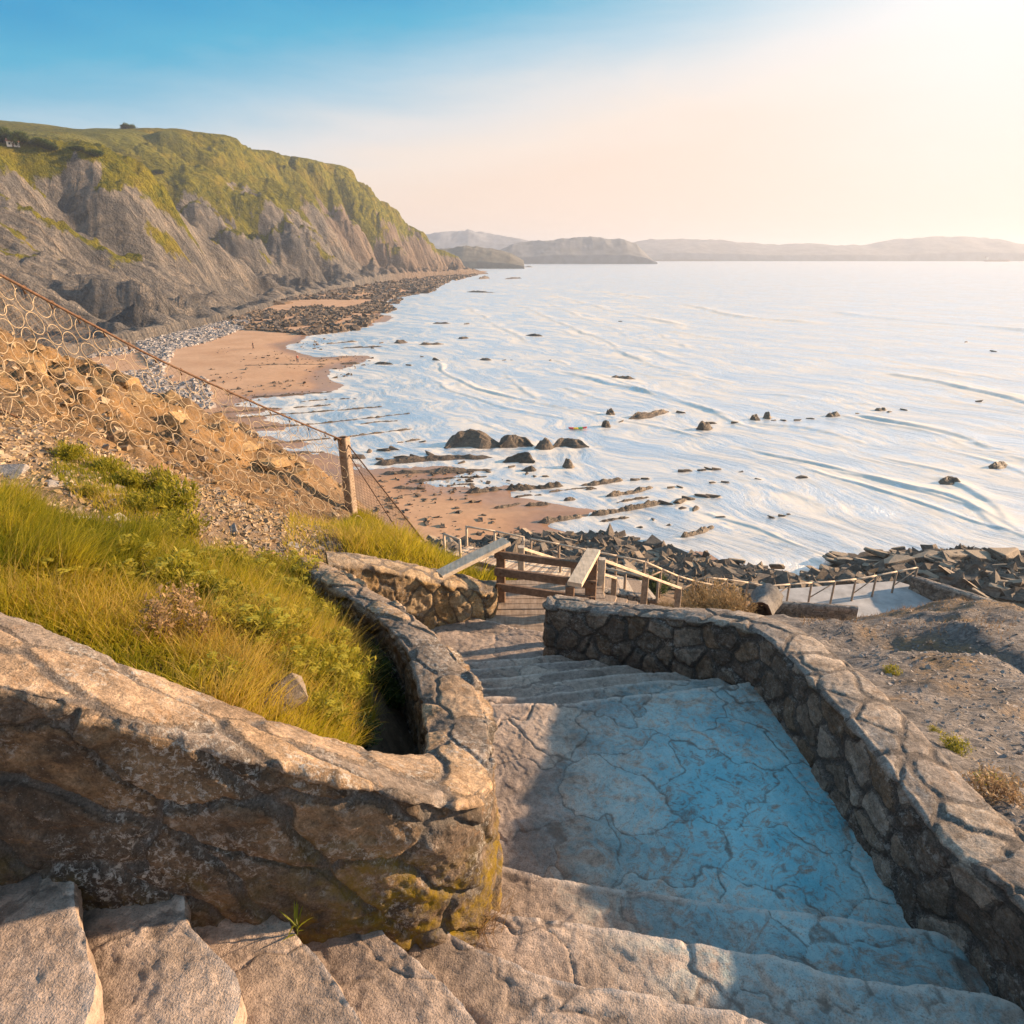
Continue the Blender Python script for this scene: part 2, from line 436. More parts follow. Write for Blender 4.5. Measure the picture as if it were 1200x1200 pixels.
# ================================================================== NEAR HILLSIDE
CTRL = np.array([
 (-3.5,1.0,-.95),(-1.9,2.2,-1.42),(-1.13,2.2,-1.78),(-.71,2.4,-2.25),(-.5,2.75,-2.95),(-.62,3.2,-3.05),(-.78,3.8,-3.05),(-1.1,4.35,-2.95),
 (-1.5,4.85,-2.85),(-1.9,5.5,-2.85),(-.95,2.9,-2.3),(-1.1,3.6,-2.35),(-1.5,4.2,-2.42),(-3.5,4.2,-1.63),(-1.94,4.4,-2.32),(-1.9,2.9,-1.67),(-1.4,2.63,-1.82),
 (-2.1,6.85,-3.07),(-3.16,6.5,-2.53),(-4.5,6.7,-2.03),(-5.8,7.4,-1.63),(-4.9,9.05,-2.92),(-3,11.1,-4.48),(-3.83,10.25,-3.98),
 (-7.7,10.2,-1.5),(-9.5,12.2,-1.5),(-13,15,-3.6),(-20,22,-11),(-5.9,12.6,-3.0),(-3.6,13.1,-4.5),(-6.5,16.5,-7),(-3,18,-9.3),(-12,22,-10),
 (-2.1,10,-4.5),(-1.1,9.9,-4.85),(-.4,8.9,-4.75),(-1.8,6.9,-3.05),(-.9,7.2,-3.5),(-.2,7.5,-4.1),(-1,14,-7.8),(-2,20,-11.2),(0,13.4,-7.7),
 (.4,6.9,-4.7),(.5,8.2,-5.3),(1.5,7,-4.7),(2.5,5.7,-4.0),(-2.4,24.5,-12.0),(5,24,-13.2),(5.9,17.5,-10.1),
 (0,1,-2.9),(1.9,1.5,-3.4),(.8,3,-3.6),(.5,5,-4.1),(-1,1,-2.6),(0,-2,-1.9),(3,-2,-1.9),(-4,-3,0.2),(-8,2,-.3),(-10,6,-.6),(-7,4.6,-1.15),
 (3.14,3.27,-3.2),(2.77,3.03,-2.96),(2.7,1.8,-2.75),(3.9,4.9,-4.0),(6.4,7.6,-5.1),(4.1,6.75,-4.75),(3.2,5.6,-4.2),(7.6,9.4,-7.25),(9.2,11.3,-6.85),(9.3,13.9,-8.5),(12.9,17.7,-9.8),(6.3,12.2,-7.3),
 (14.8,20.8,-13.6),(16.5,24.2,-16.4),(8,3,-5.0),(15,8,-8.2),(20,15,-10.6),(30,20,-15),(9,19,-11.8),(11,23,-15.0),
 (16.3,30.9,-17.45),(20.8,30.9,-17.25),(23.4,28.9,-17.05),(13.2,29,-16.8),(7.1,25.7,-14.1),(27,27,-17),
 (2.8,40,-18.8),(15.5,36,-18.5),(27,37.5,-18.2),(-4,34,-17.2),(6,33,-17.2),(0,47,-19.9),(10,45,-20.2),(22,47,-20.9),(19,40.2,-20.1),(17,43.5,-20.9),(35,46,-20.8),(-10,40,-19.2),(-20,40,-19.4),(-30,45,-19.8),
 (-28,26,-15),(-20,32,-17.5),(45,35,-19.5),(0,60,-22.5),(20,60,-23),(-25,60,-22.5),(-40,40,-20),(-40,20,-14),(45,55,-23),(-15,-8,2),(15,-8,-3),(0,-10,0)], float)
def _tps(P, Q):
    r2 = ((P[:, None, :] - Q[None, :, :]) ** 2).sum(2)
    return .5 * r2 * np.log(r2 + 1e-9)
_n = len(CTRL)
_A = np.zeros((_n + 3, _n + 3)); _A[:_n, :_n] = _tps(CTRL[:, :2], CTRL[:, :2]) + np.eye(_n) * .05
_A[:_n, _n] = 1; _A[:_n, _n + 1:] = CTRL[:, :2]; _A[_n:, :_n] = _A[:_n, _n:].T
_W = np.linalg.solve(_A, np.concatenate([CTRL[:, 2], np.zeros(3)]))
def tps(x, y):
    x = np.asarray(x, float); sh = x.shape; P = np.stack([x.ravel(), np.asarray(y, float).ravel()], 1)
    r = np.empty(len(P))
    for k in range(0, len(P), 20000):
        q = P[k:k + 20000]; r[k:k + 20000] = _tps(q, CTRL[:, :2]) @ _W[:_n] + _W[_n] + q @ _W[_n + 1:]
    return r.reshape(sh)
FOOT = [(-4.2, 1.93), (-1.2, 1.93), (-.7, 2.0), (-.25, 2.3), (-.28, 3.0), (-.42, 3.5), (-.7, 4.1), (-1.05, 4.6), (-1.6, 5.3), (-1.85, 5.75), (-1.9, 6.0), (-1.2, 6.35),
        (-.25, 6.75), (-.2, 7.3), (1.0, 7.3), (1.0, 6.0), (1.5, 5.2), (2.05, 4.6), (2.12, 4.1), (2.1, 3.0), (2.05, 2.3), (2.05, -1.5), (-4.2, -1.5)]
def masks(x, y):
    """what lies where on the hillside: grass bank, bare shale, sunlit ridge"""
    left = sstep(-x + .25 * y, .5, 2.0)
    right = sstep(x, 2.0, 2.6)
    return left, right
def terrain(x, y, detail=True):
    x = np.asarray(x, float); y = np.asarray(y, float)
    z = tps(x, y) + H
    r = np.hypot(x, y)
    # layered, broken ground: amplitude grows away from the camera
    amp = .05 + .10 * sstep(r, 6, 20)
    z = z + amp * fbm(x * .9, y * .9, 4, 3)
    ridge = sstep(-x, 2.6, 5.5) * sstep(y - .25 * (-x), 5.8, 8.0)      # rocky ridge behind the netting
    st = fbm(x * .55 + y * .35, (y * .35 - x * .2), 3, 9)
    lay = (x * .35 + y * .9 + st * .8) * 1.5
    z = z + ridge * sstep(r, 7, 10) * (.24 * (np.abs((lay % 1) - .5) * 2 - .5) + .16 * ridged(x * .8, y * .8, 3, 4))
    mound = sstep(x, 2.4, 3.6) * (1 - sstep(r, 24, 28))                # bare shale mound on the right
    rill = (x * .62 - y * .78)
    z = z + mound * (.075 * ridged(rill * 1.1, (x * .78 + y * .62) * .25, 4, 6) - .05)
    if detail:
        z = z + .018 * fbm(x * 7, y * 7, 3, 12) * (1 + ridge * 2)
    # the made platform and its ramp are cut level
    pl = in_poly(x, y, PLAT)
    z = np.where(pl, np.minimum(z, H - 17.35), z)
    f = in_poly(x, y, FOOT)
    return np.where(f, np.minimum(z, H - 4.6), z)
PLAT = [(11.8, 29.6), (13.2, 27.6), (22.5, 26.2), (26.6, 29.0), (21.8, 33.6), (13.4, 32.4)]

GRASS_PX = [(-200, 560), (0, 590), (60, 612), (150, 640), (235, 655), (330, 662), (372, 668), (382, 690), (412, 740), (432, 795), (440, 845), (425, 876), (400, 902), (300, 866), (120, 786), (0, 734), (-250, 650)]
WEED_PX = [(70, 520), (120, 540), (165, 560), (205, 585), (235, 640), (230, 665), (170, 650), (150, 620), (95, 590), (60, 555)]
KNOLL_PX = [(398, 625), (420, 600), (470, 622), (522, 655), (572, 690), (590, 700), (575, 705), (520, 685), (450, 668), (405, 655)]
GULLY_PX = [(575, 660), (700, 668), (720, 700), (690, 720), (620, 700), (590, 712), (560, 690)]
def inpx(P, poly): 
    u, v, t = project(P); return in_poly(u, v, poly) & (t > 0)

def make_hillside():
    az = np.radians(np.linspace(-115, 115, 620))
    r = np.concatenate([np.exp(np.linspace(math.log(.6), math.log(14), 330)), np.exp(np.linspace(math.log(14.2), math.log(62), 190))])
    R, A = np.meshgrid(r, az, indexing='ij')
    X, Y = R * np.sin(A), R * np.cos(A)
    Z = terrain(X, Y)
    V = np.stack([X, Y, Z], -1).reshape(-1, 3)
    # how green the soil is under the plants
    g = np.zeros(len(V))
    for poly in (GRASS_PX, KNOLL_PX, GULLY_PX): g = np.maximum(g, inpx(V, poly) * 1.0)
    g = np.maximum(g, .5 * inpx(V, WEED_PX))
    Y_ = V[:, 1]; X_ = V[:, 0]; rr = np.hypot(X_, Y_)
    shale = sstep(X_, 1.9, 2.8) * (1 - sstep(rr, 24, 29))
    gold = sstep(-X_, 2.2, 4.5) * sstep(Y_ + .3 * X_, 5.0, 7.0)
    # dry grass tufts on the mound
    dry = shale * sstep(fbm(X_ * .35, Y_ * .35, 4, 21) + .35 * sstep(rr, 14, 21), .18, .5)
    shore = sstep(V[:, 2], 2.6, 1.2)
    m, t, out = new_mat('hill_ground')
    p = t.pos()
    n1 = t.noise(p, 1.6, 7, .68); n2 = t.noise(p, 11, 6, .7); n3 = t.noise(p, 60, 4, .7)
    flake = t.vor(t.scale(p, (9, 22, 22), (0, 0, .7)), 1.0)
    flid = t.vor(t.scale(p, (9, 22, 22), (0, 0, .7)), 1.0, 'F1', 'Color')
    sepc = t.n('ShaderNodeSeparateColor'); t.l(flid, sepc.inputs[0])
    soil = t.mix(t.ramp(n1, [(.35, 0), (.65, 1)]), (.17, .115, .07), (.28, .20, .135))
    gold_c = t.mix(t.ramp(n1, [(.35, 0), (.62, 1)]), (.155, .105, .065), (.36, .21, .085))
    gold_c = t.mix(t.ramp(n2, [(.5, 0), (.7, .8)]), gold_c, (.16, .14, .12))
    sh_c = t.mix(t.ramp(n1, [(.35, 0), (.65, 1)]), (.165, .15, .14), (.26, .228, .205))
    sh_c = t.mix(1, sh_c, t.ramp(sepc.outputs[0], [(0, .72), (1, 1.3)]), 'MULTIPLY')
    col = t.mix(t.attr('gold'), soil, gold_c)
    col = t.mix(t.attr('shale'), col, sh_c)
    col = t.mix(t.math('MULTIPLY', t.attr('dry'), t.ramp(n2, [(.4, .2), (.6, 1)])), col, (.26, .17, .09))
    col = t.mix(t.math('MULTIPLY', t.attr('green'), t.ramp(n1, [(.3, .55), (.6, 1)])), col, (.085, .088, .022))
    col = t.mix(t.attr('shore'), col, (.13, .105, .085))
    col = t.mix(.85, col, t.ramp(n2, [(.28, .5), (.5, 1), (.74, 1.35)]), 'MULTIPLY')
    col = t.mix(.6, col, t.ramp(n3, [(.3, .5), (.52, 1), (.7, 1.3)]), 'MULTIPLY')
    h = t.math('ADD', t.math('MULTIPLY', n2, .9), t.math('MULTIPLY', n3, .35))
    h = t.math('ADD', h, t.math('MULTIPLY', t.math('SUBTRACT', sepc.outputs[1], flake), t.math('MULTIPLY', t.attr('shale'), .5)))
    t.bsdf(out, col, .95, t.bump(h, 1.0, .06), .15)
    o = mesh_np('hillside', V, grid_faces(len(r), len(az)), m, None, True, dict(green=g, shale=shale, gold=gold, dry=dry, shore=shore))
    tag(o, kind='structure')
make_hillside()

# ================================================================== BEACH AND SEA
def pxl(pts, z=0.0): return [tuple(atz(u, v, z)[:2]) for (u, v) in pts]
LAND = [
  # far reef foot, upper beach, down to the strips of sand by the netting
  pxl([(600, 312), (548, 323), (520, 327), (505, 334), (470, 345), (455, 352), (420, 360), (462, 372), (440, 380), (400, 388), (362, 394), (338, 404), (345, 412), (372, 420), (400, 417), (432, 417), (440, 423),
       (405, 430), (392, 436), (386, 444), (396, 452), (392, 459), (340, 466), (300, 468), (262, 478), (236, 490), (300, 490), (262, 505), (240, 520), (300, 528), (262, 540), (330, 548), (395, 552), (300, 600), (-200, 700), (-900, 500), (-400, 330), (400, 306)]),
  pxl([(380, 548), (436, 551), (520, 546), (556, 552), (530, 560), (500, 566), (560, 574), (610, 570), (590, 583), (640, 590), (694, 600), (655, 608), (640, 618), (690, 628), (760, 640), (836, 647), (880, 664), (935, 677), (985, 676), (1040, 668), (1200, 740), (900, 1000), (0, 1000), (200, 700)]),
]
LAND.append(pxl([(150, 470), (250, 474), (325, 479), (262, 487), (300, 494), (345, 499), (285, 508), (330, 516), (372, 521), (318, 527), (395, 536), (420, 546), (380, 556), (200, 620)]))
def land_sd(x, y):
    best = np.full(np.shape(x), -1e9)
    for poly in LAND:
        d = seg_dist(x, y, poly + poly[:1])
        best = np.maximum(best, np.where(in_poly(x, y, poly), d, -d))
    return best
def sand_height(x, y):
    r = np.hypot(x, y)
    sd = land_sd(x, y) + fbm(x * .06, y * .06, 3, 31) * np.clip(r * .012, .4, 4)
    z = np.where(sd > 0, .9 * (1 - np.exp(-sd / 16.0)), np.maximum(sd * .05, -1.2))
    return z + .02 * fbm(x * .4, y * .4, 3, 33), sd
def make_beach():
    inv = np.linspace(1 / 26., 1 / 1000., 430); r = 1 / inv
    az = np.radians(np.linspace(-70, 52, 560))
    R, A = np.meshgrid(r, az, indexing='ij'); X, Y = R * np.sin(A), R * np.cos(A)
    Z, sd = sand_height(X, Y)
    V = np.stack([X, Y, Z], -1).reshape(-1, 3)
    wet = np.clip(1 - Z.ravel() / .38, 0, 1)
    m, t, out = new_mat('beach_sand')
    p = t.pos(); n1 = t.noise(p, .12, 6, .6); n2 = t.noise(p, 1.5, 5, .65)
    col = t.mix(t.ramp(n1, [(.35, 0), (.65, 1)]), (.47, .265, .145), (.56, .34, .20))
    col = t.mix(.5, col, t.ramp(n2, [(.3, .75), (.7, 1.2)]), 'MULTIPLY')
    wn = t.math('ADD', t.attr('wet'), t.math('MULTIPLY', t.math('SUBTRACT', n1, .5), .5))
    wf = t.ramp(wn, [(.35, 0), (.75, 1)])
    col = t.mix(wf, col, t.mix(1, col, (.72, .66, .62), 'MULTIPLY'))
    sp = t.ramp(t.noise(p, 3.0, 5, .8), [(.66, 0), (.72, .5)])
    col = t.mix(sp, col, (.2, .13, .09))
    rough = t.ramp(wf, [(0, .9), (1, .28)])
    t.bsdf(out, col, rough, t.bump(n2, .35, .06), .4)
    o = mesh_np('beach', V, grid_faces(len(r), len(az)), m, None, True, dict(wet=wet)); tag(o, kind='structure')
make_beach()

WASH = []
WAVES = [  # crest lines (picture measurements), width in metres, height, foam
 ([(505,418),(513,425),(527,440),(557,453),(613,468),(663,478),(710,488),(780,503),(860,523),(920,537),(990,551),(1067,569),(1130,586),(1180,618),(1230,660)], 1.0, .32, .95),
 ([(640,345),(673,352),(713,363),(747,370),(775,376),(800,381),(843,387)], 3.0, .5, .8),
 ([(600,355),(620,362),(663,382),(707,398),(733,415),(780,432),(825,444),(860,452)], 2.0, .45, .9),
 ([(545,358),(560,367),(587,383),(613,398),(630,405)], 2.2, .3, .55),
 ([(700,341),(715,343),(747,348),(770,351)], 5.0, .6, .7),
 ([(800,356),(822,361),(867,371),(937,377),(965,380)], 4.0, .9, 1.0),
 ([(780,388),(794,389),(820,394),(850,398)], 2.4, .4, .8),
 ([(1035,437),(1057,441),(1109,450),(1179,466),(1240,482)], 2.0, .6, .75),
 ([(1000,484),(1025,490),(1077,501),(1130,513),(1179,532),(1240,552)], 1.6, .5, .85),
 ([(880,491),(895,495),(945,501),(997,516),(1020,522)], 1.3, .35, .85),
 ([(660,434),(673,438),(727,453),(780,463),(815,476),(875,492)], 2.2, .45, .25),
 ([(812,600),(822,604),(881,621),(930,642),(976,660),(1008,674)], .8, .16, 1.0),
 ([(470,460),(483,467),(523,483),(580,503),(640,516)], .9, .12, .4),
 ([(960,364),(1010,370),(1100,379),(1179,385),(1260,394)], 6.0, .7, .15),
 ([(1095,556),(1130,570),(1165,590),(1190,612)], 1.2, .25, .5),
 ([(590,332),(640,338),(690,341)], 6, .35, .4), ([(980,640),(1050,648),(1120,655),(1190,650)], 1.0, .12, .5),
 ([(840,560),(900,572),(960,590),(1010,612)], 1.2, .10, .35), ([(900,462),(960,470),(1030,474)], 1.8, .3, .3), ([(760,400),(820,408),(880,412)], 2, .25, .3)]
for _k in range(30):             # many more long, low surf lines rolling in
    _a = WAVES[[0, 2, 7, 8, 10][_k % 5]][0]
    _i = int(rng.integers(0, max(1, len(_a) - 4))); _seg = _a[_i:_i + int(rng.integers(3, 7))]
    if len(_seg) < 3: continue
    _dv = rng.uniform(-70, 60); _du = rng.uniform(-60, 120)
    _seg = [(u + _du, 300 + (v - 300) * (1 + _dv / 320.) + 3 * math.sin(u * .02 + _k)) for u, v in _seg]
    _far = (np.mean([v for u, v in _seg]) - 300)
    if min(v for u, v in _seg) < 330 or _seg[0][0] < 500: continue
    WAVES.append((_seg, float(np.clip(190 / max(_far, 30), .6, 4)), float(rng.uniform(.12, .3)), float(rng.uniform(.3, .75))))
def make_sea():
    inv = np.concatenate([np.linspace(1 / 36., 1 / 700., 640), np.linspace(1 / 720., 1 / 9000., 36)]); r = 1 / inv
    az = np.radians(np.linspace(-62, 62, 900))
    R, A = np.meshgrid(r, az, indexing='ij'); X, Y = R * np.sin(A), R * np.cos(A)
    Z = np.zeros_like(X); foam = np.zeros_like(X)
    jit = fbm(X * .05, Y * .05, 3, 41) * 2.2
    brk = fbm(X * .8, Y * .8, 4, 43); brk2 = fbm(X * .06, Y * .06, 3, 44)
    for k, (pl, w, hgt, fo) in enumerate(WAVES):
        w *= .55
        P = catmull(np.array([list(q) + [0] for q in pxl(pl)]), 60)
        lo, hi = P.min(0) - 25, P.max(0) + 25
        M = (X > lo[0]) & (X < hi[0]) & (Y > lo[1]) & (Y < hi[1])
        if not M.any(): continue
        x, y = X[M] + jit[M] * .5, Y[M] + jit[M] * .5
        # signed distance to the crest (positive on the shoreward side) and fade at its ends
        best = np.full(x.shape, 1e9); sg = np.zeros(x.shape); tt = np.zeros(x.shape)
        for i in range(len(P) - 1):
            a, b = P[i, :2], P[i + 1, :2]; dx, dy = b - a; L = dx * dx + dy * dy + 1e-9
            q = np.clip(((x - a[0]) * dx + (y - a[1]) * dy) / L, 0, 1)
            ex, ey = x - a[0] - q * dx, y - a[1] - q * dy; d = np.hypot(ex, ey)
            c = d < best; best[c] = d[c]; sg[c] = (dx * ey[c] - dy * ex[c]); tt[c] = (i + q[c]) / (len(P) - 1)
        s = np.where(sg > 0, -best, best)          # seaward negative
        fade = sstep(tt, 0, .12) * sstep(1 - tt, 0, .12)
        prof = np.where(s < 0, np.exp(-(s / (1.9 * w)) ** 2), np.exp(-(s / (.5 * w)) ** 2))
        Z[M] += .52 * hgt * prof * fade * np.clip(.8 + .7 * brk2[M] + .15 * brk[M], .15, 1.4)
        vw = w * np.clip(1 + 1.1 * brk2[M] + .5 * brk[M], .25, 2.2); fw = np.where(s < 0, np.exp(-(s / (.8 * vw)) ** 2), np.exp(-(s / (1.7 * vw)) ** 2)) + .45 * np.exp(-np.clip(s, 0, 99) / (5 * w)) * (s > 0) * (brk[M] > .12)
        foam[M] = np.maximum(foam[M], np.clip(fo * fw * fade * (.85 + 1.3 * brk[M] + .7 * brk2[M]), 0, 1))
    AL, AC = X * .5 - Y * .866 + jit * 1.5, X * .866 + Y * .5 + jit * 1.5
    Z += .045 * fbm(AL * .16, AC * .62, 4, 45) * np.clip(110 / R, .2, 1) + .04 * fbm(AL * .035, AC * .16, 4, 47, .55) * sstep(R, 45, 110) + .05 * fbm(AL * .012, AC * .055, 3, 48) * sstep(R, 110, 260)
    V = np.stack([X, Y, Z], -1).reshape(-1, 3)
    sh = sand_height(X, Y)[0]
    lap = np.exp(-((sh + .05) / .05) ** 2) * (R < 400) * (.55 + .6 * brk)
    foam = np.maximum(foam, np.clip(lap, 0, .5))
    for wx, wy, wr in WASH:          # water breaking round the rocks
        k = (np.abs(X - wx) < wr * 4) & (np.abs(Y - wy) < wr * 4)
        if k.any():
            d_ = np.hypot(X[k] - wx, Y[k] - wy); foam[k] = np.maximum(foam[k], np.clip(.9 * np.exp(-((d_ - wr * .9) / (wr * .55)) ** 2) * (.55 + 1.2 * brk[k]), 0, .9))
    shal = sstep(sh, -1.0, -.05)
    m, t, out = new_mat('sea_water')
    p = t.pos()
    def crest(ka, kc, sc_, det, ro, dist=.4):
        cb_ = t.n('ShaderNodeCombineXYZ'); t.l(t.math('MULTIPLY', t.attr('al'), ka), cb_.inputs[0]); t.l(t.math('MULTIPLY', t.attr('ac'), kc), cb_.inputs[1])
        return t.noise(cb_.outputs[0], sc_, det, ro, dist)
    rp1 = crest(.9, 2.0, .8, 6, .68, .1); rp2 = crest(.03, .22, .9, 5, .62, .8); rp3 = crest(.008, .03, 1.0, 4, .6, .6); rp4 = crest(.10, .62, .8, 6, .7, .3)
    fo2 = crest(.17, .55, 1.0, 9, .82, .0)
    milk = t.mix(t.ramp(rp2, [(.3, 0), (.7, 1)]), (.27, .245, .20), (.38, .34, .28))
    milk = t.mix(t.attr('shal'), milk, (.42, .37, .305))
    milk = t.mix(t.ramp(rp3, [(.5, 0), (.72, .35)]), milk, (.26, .26, .215))
    milk = t.mix(t.ramp(rp4, [(.53, 0), (.66, .7)]), milk, (.15, .155, .14))
    foA = crest(.045, .17, 1.0, 11, .78, .0)
    lace = t.ramp(t.math('ADD', t.math('MULTIPLY', foA, .5), t.math('MULTIPLY', fo2, .5)), [(.475, .03), (.51, .5), (.545, .92)])
    f = t.math('ADD', t.math('MULTIPLY', t.attr('foam'), 1.0), t.math('MULTIPLY', lace, .95))
    f = t.math('MULTIPLY', f, t.ramp(t.noise(p, 2.2, 4, .7), [(.25, .65), (.6, 1)]), True)
    h = t.math('ADD', t.math('MULTIPLY', rp1, .6), t.math('ADD', t.math('MULTIPLY', rp2, .5), t.math('MULTIPLY', rp4, .6)))
    nb = t.bump(h, .8, .5)
    dif = t.n('ShaderNodeBsdfDiffuse'); t.l(milk, dif.inputs[0]); t.l(nb, dif.inputs['Normal'])
    gl = t.n('ShaderNodeBsdfGlossy'); gl.inputs['Roughness'].default_value = .32; t.l(nb, gl.inputs['Normal']); gl.inputs[0].default_value = (1, 1, 1, 1)
    fr = t.n('ShaderNodeFresnel'); fr.inputs[0].default_value = 1.33; t.l(nb, fr.inputs['Normal'])
    mx = t.n('ShaderNodeMixShader'); t.l(t.math('ADD', t.math('MULTIPLY', fr.outputs[0], .9), .09, True), mx.inputs[0]); t.l(dif.outputs[0], mx.inputs[1]); t.l(gl.outputs[0], mx.inputs[2])
    fd = t.n('ShaderNodeBsdfDiffuse'); fd.inputs[0].default_value = (.83, .74, .625, 1)
    mf = t.n('ShaderNodeMixShader'); t.l(t.math('MULTIPLY', f, .85), mf.inputs[0]); t.l(mx.outputs[0], mf.inputs[1]); t.l(fd.outputs[0], mf.inputs[2])
    t.l(mf.outputs[0], out.inputs[0])
    o = mesh_np('sea', V, grid_faces(len(r), len(az)), m, None, True, dict(foam=foam, shal=shal, al=X * .5 - Y * .866 + jit * 2, ac=X * .866 + Y * .5 + jit * 2)); tag(o, kind='structure')
# ================================================================== HEADLAND CLIFF
BASE = np.array([(-62,40,.75,48),(-74,90,.75,50),(-88,140,.76,52),(-90,183,.78,54),(-92,225,.78,56),(-99,280,.78,60),(-106,326,.80,66),(-104,420,1.0,82),(-99,544,1.5,97),(-88,640,1.95,95),(-75,715,1.7,75),(-56,775,1.7,51),(-41,822,1.4,25),(-30,850,.8,9)], float)
def make_cliff():
    ns, nw = 620, 250
    P = catmull(BASE, ns)
    T = np.gradient(P[:, :2], axis=0); T /= np.linalg.norm(T, axis=1)[:, None]
    # smooth inland direction
    N = np.stack([-T[:, 1], T[:, 0]], 1)
    N = N * .5 + np.array([-1, .05]) * .5; N /= np.linalg.norm(N, axis=1)[:, None]
    w = np.concatenate([[-14, -8, -4], np.linspace(-2, 130, nw - 83), np.linspace(132, 520, 80)])
    S = np.concatenate([[0], np.cumsum(np.linalg.norm(np.diff(P[:, :2], axis=0), axis=1))])
    W, SS = np.meshgrid(w, S)
    slope, lip = P[:, 2][:, None], P[:, 3][:, None]
    yy = P[:, 1][:, None] + 0 * W
    # buttresses and gullies: the foot and the lip step in and out along the coast
    big = -22 * np.exp(-((yy - 262 - W * .25) / 34) ** 2) + 34 * np.exp(-((yy - 385 - W * .3) / 52) ** 2) - 12 * np.exp(-((yy - 470 - W * .2) / 40) ** 2) + 12 * np.exp(-((yy - 205) / 22) ** 2)
    big = big * sstep(W, 2, 45)
    mid = 40 * ridged((SS + W * .3) / 46., W / 150., 3, 51) * sstep(W, 0, 25)
    sm = 11 * ridged((SS + W * .25) / 11., W / 60., 4, 53) * sstep(W, -2, 8)
    we = W + (-big - mid * .6 - sm * .7 + 4) * np.where(W < 120, 1, np.clip(1 - (W - 120) / 80, 0, 1))
    we0 = np.maximum(we, W * .02)
    rise = slope * we0 * (1 + .18 * np.sin(we0 / 23.0 + SS / 60.))
    k = 9.0
    top = lip + .055 * np.maximum(we0 - lip / slope, 0) + 4 * fbm(SS / 120., W / 120., 3, 55)
    h = -k * np.log(np.exp(-np.minimum(rise, 400) / k) + np.exp(-top / k))     # smooth minimum
    h = np.where(W < -1, W * .08, np.maximum(h, -.2))
    h = h + (1.6 * fbm(SS / 6., W / 9., 4, 57) + 1.0 * ridged((SS + W * .3) / 4.5, W / 20., 3, 58)) * sstep(h, 1, 9) * (1 - .7 * sstep(h, top - 6, top))
    # fallen scree softens the foot
    X = P[:, 0][:, None] + N[:, 0][:, None] * W; Y = P[:, 1][:, None] + N[:, 1][:, None] * W
    Z = h + .6
    Z = np.where(W < -1, .2 + h, Z)
    V = np.stack([X, Y, Z], -1)
    nx = np.cross(np.gradient(V, axis=0), np.gradient(V, axis=1)); nz = np.abs(nx[..., 2]) / (np.linalg.norm(nx, axis=2) + 1e-9)
    n_b = fbm((SS + W * .5) / 24., W / 60., 5, 61); n_f = fbm((SS + W * .6) / 5., W / 22., 4, 63)
    tophood = sstep(h / np.maximum(top, 1), .36, .92)
    veg = sstep(nz * .75 + .16 * np.clip(mid / 40, -1, 1) + .10 * np.clip(sm / 11, -1, 1) + tophood * .72 + n_b * .62 + n_f * .34 - .28 * sstep(300 - yy, 0, 120) * (1 - tophood) + .10 * sstep(yy, 330, 480), .50, .92)
    veg = veg * sstep(h, 8 + 8 * n_b, 24) * (1 - .5 * sstep(yy, 600, 760) * (1 - tophood))
    field = sstep(we0, lip / slope + 4, lip / slope + 26) * sstep(fbm(SS / 55., W / 45., 2, 67), -.1, .12)
    red = sstep(yy, 500, 640) * (1 - veg)
    m, t, out = new_mat('cliff_ground')
    p = t.pos()
    n1 = t.noise(p, .05, 7, .68); n2 = t.noise(p, .35, 6, .72); n3 = t.noise(p, 1.6, 4, .7)
    cmb = t.n('ShaderNodeCombineXYZ'); t.l(t.math('MULTIPLY', t.attr('sc'), .22), cmb.inputs[0]); t.l(t.math('MULTIPLY', t.attr('wc'), .05), cmb.inputs[1])
    st = t.noise(cmb.outputs[0], 1.0, 6, .7, .6)
    rock = t.mix(t.ramp(n1, [(.35, 0), (.65, 1)]), (.165, .158, .152), (.29, .252, .215))
    rock = t.mix(t.ramp(st, [(.46, 0), (.60, .85)]), rock, (.10, .10, .103))
    rock = t.mix(t.ramp(st, [(.30, .8), (.42, 0)]), rock, (.40, .29, .19))
    cm2 = t.n('ShaderNodeCombineXYZ'); t.l(t.math('MULTIPLY', t.attr('sc'), .8), cm2.inputs[0]); t.l(t.math('MULTIPLY', t.attr('wc'), .09), cm2.inputs[1])
    st2 = t.noise(cm2.outputs[0], 1.0, 4, .6, .3)
    rock = t.mix(t.ramp(st2, [(.5, 0), (.62, .65)]), rock, (.085, .082, .082))
    rock = t.mix(t.ramp(st2, [(.34, .5), (.44, 0)]), rock, (.40, .33, .26))
    rock = t.mix(t.ramp(n2, [(.56, 0), (.74, .7)]), rock, (.42, .33, .24))
    rock = t.mix(t.math('MULTIPLY', t.attr('red'), .55), rock, (.25, .165, .11))
    green = t.mix(t.ramp(n2, [(.34, 0), (.62, 1)]), (.04, .058, .010), (.21, .185, .016))
    green = t.mix(t.ramp(n1, [(.5, 0), (.66, .7)]), green, (.27, .20, .03))
    green = t.mix(t.math('MULTIPLY', t.attr('field'), .75), green, (.15, .155, .035))
    vf = t.math('ADD', t.attr('veg'), t.math('MULTIPLY', t.math('SUBTRACT', n2, .5), .8)); vf = t.math('ADD', vf, t.math('MULTIPLY', t.math('SUBTRACT', st, .5), 1.2))
    col = t.mix(t.ramp(vf, [(.38, 0), (.58, 1)]), rock, green)
    col = t.mix(.7, col, t.ramp(n3, [(.3, .55), (.52, 1), (.72, 1.3)]), 'MULTIPLY')
    hh = t.math('ADD', t.math('MULTIPLY', st, 1.0), t.math('ADD', n2, t.math('MULTIPLY', n3, .35)))
    t.bsdf(out, col, .95, t.bump(t.math('ADD', hh, st2), 1.0, 2.4), .1)
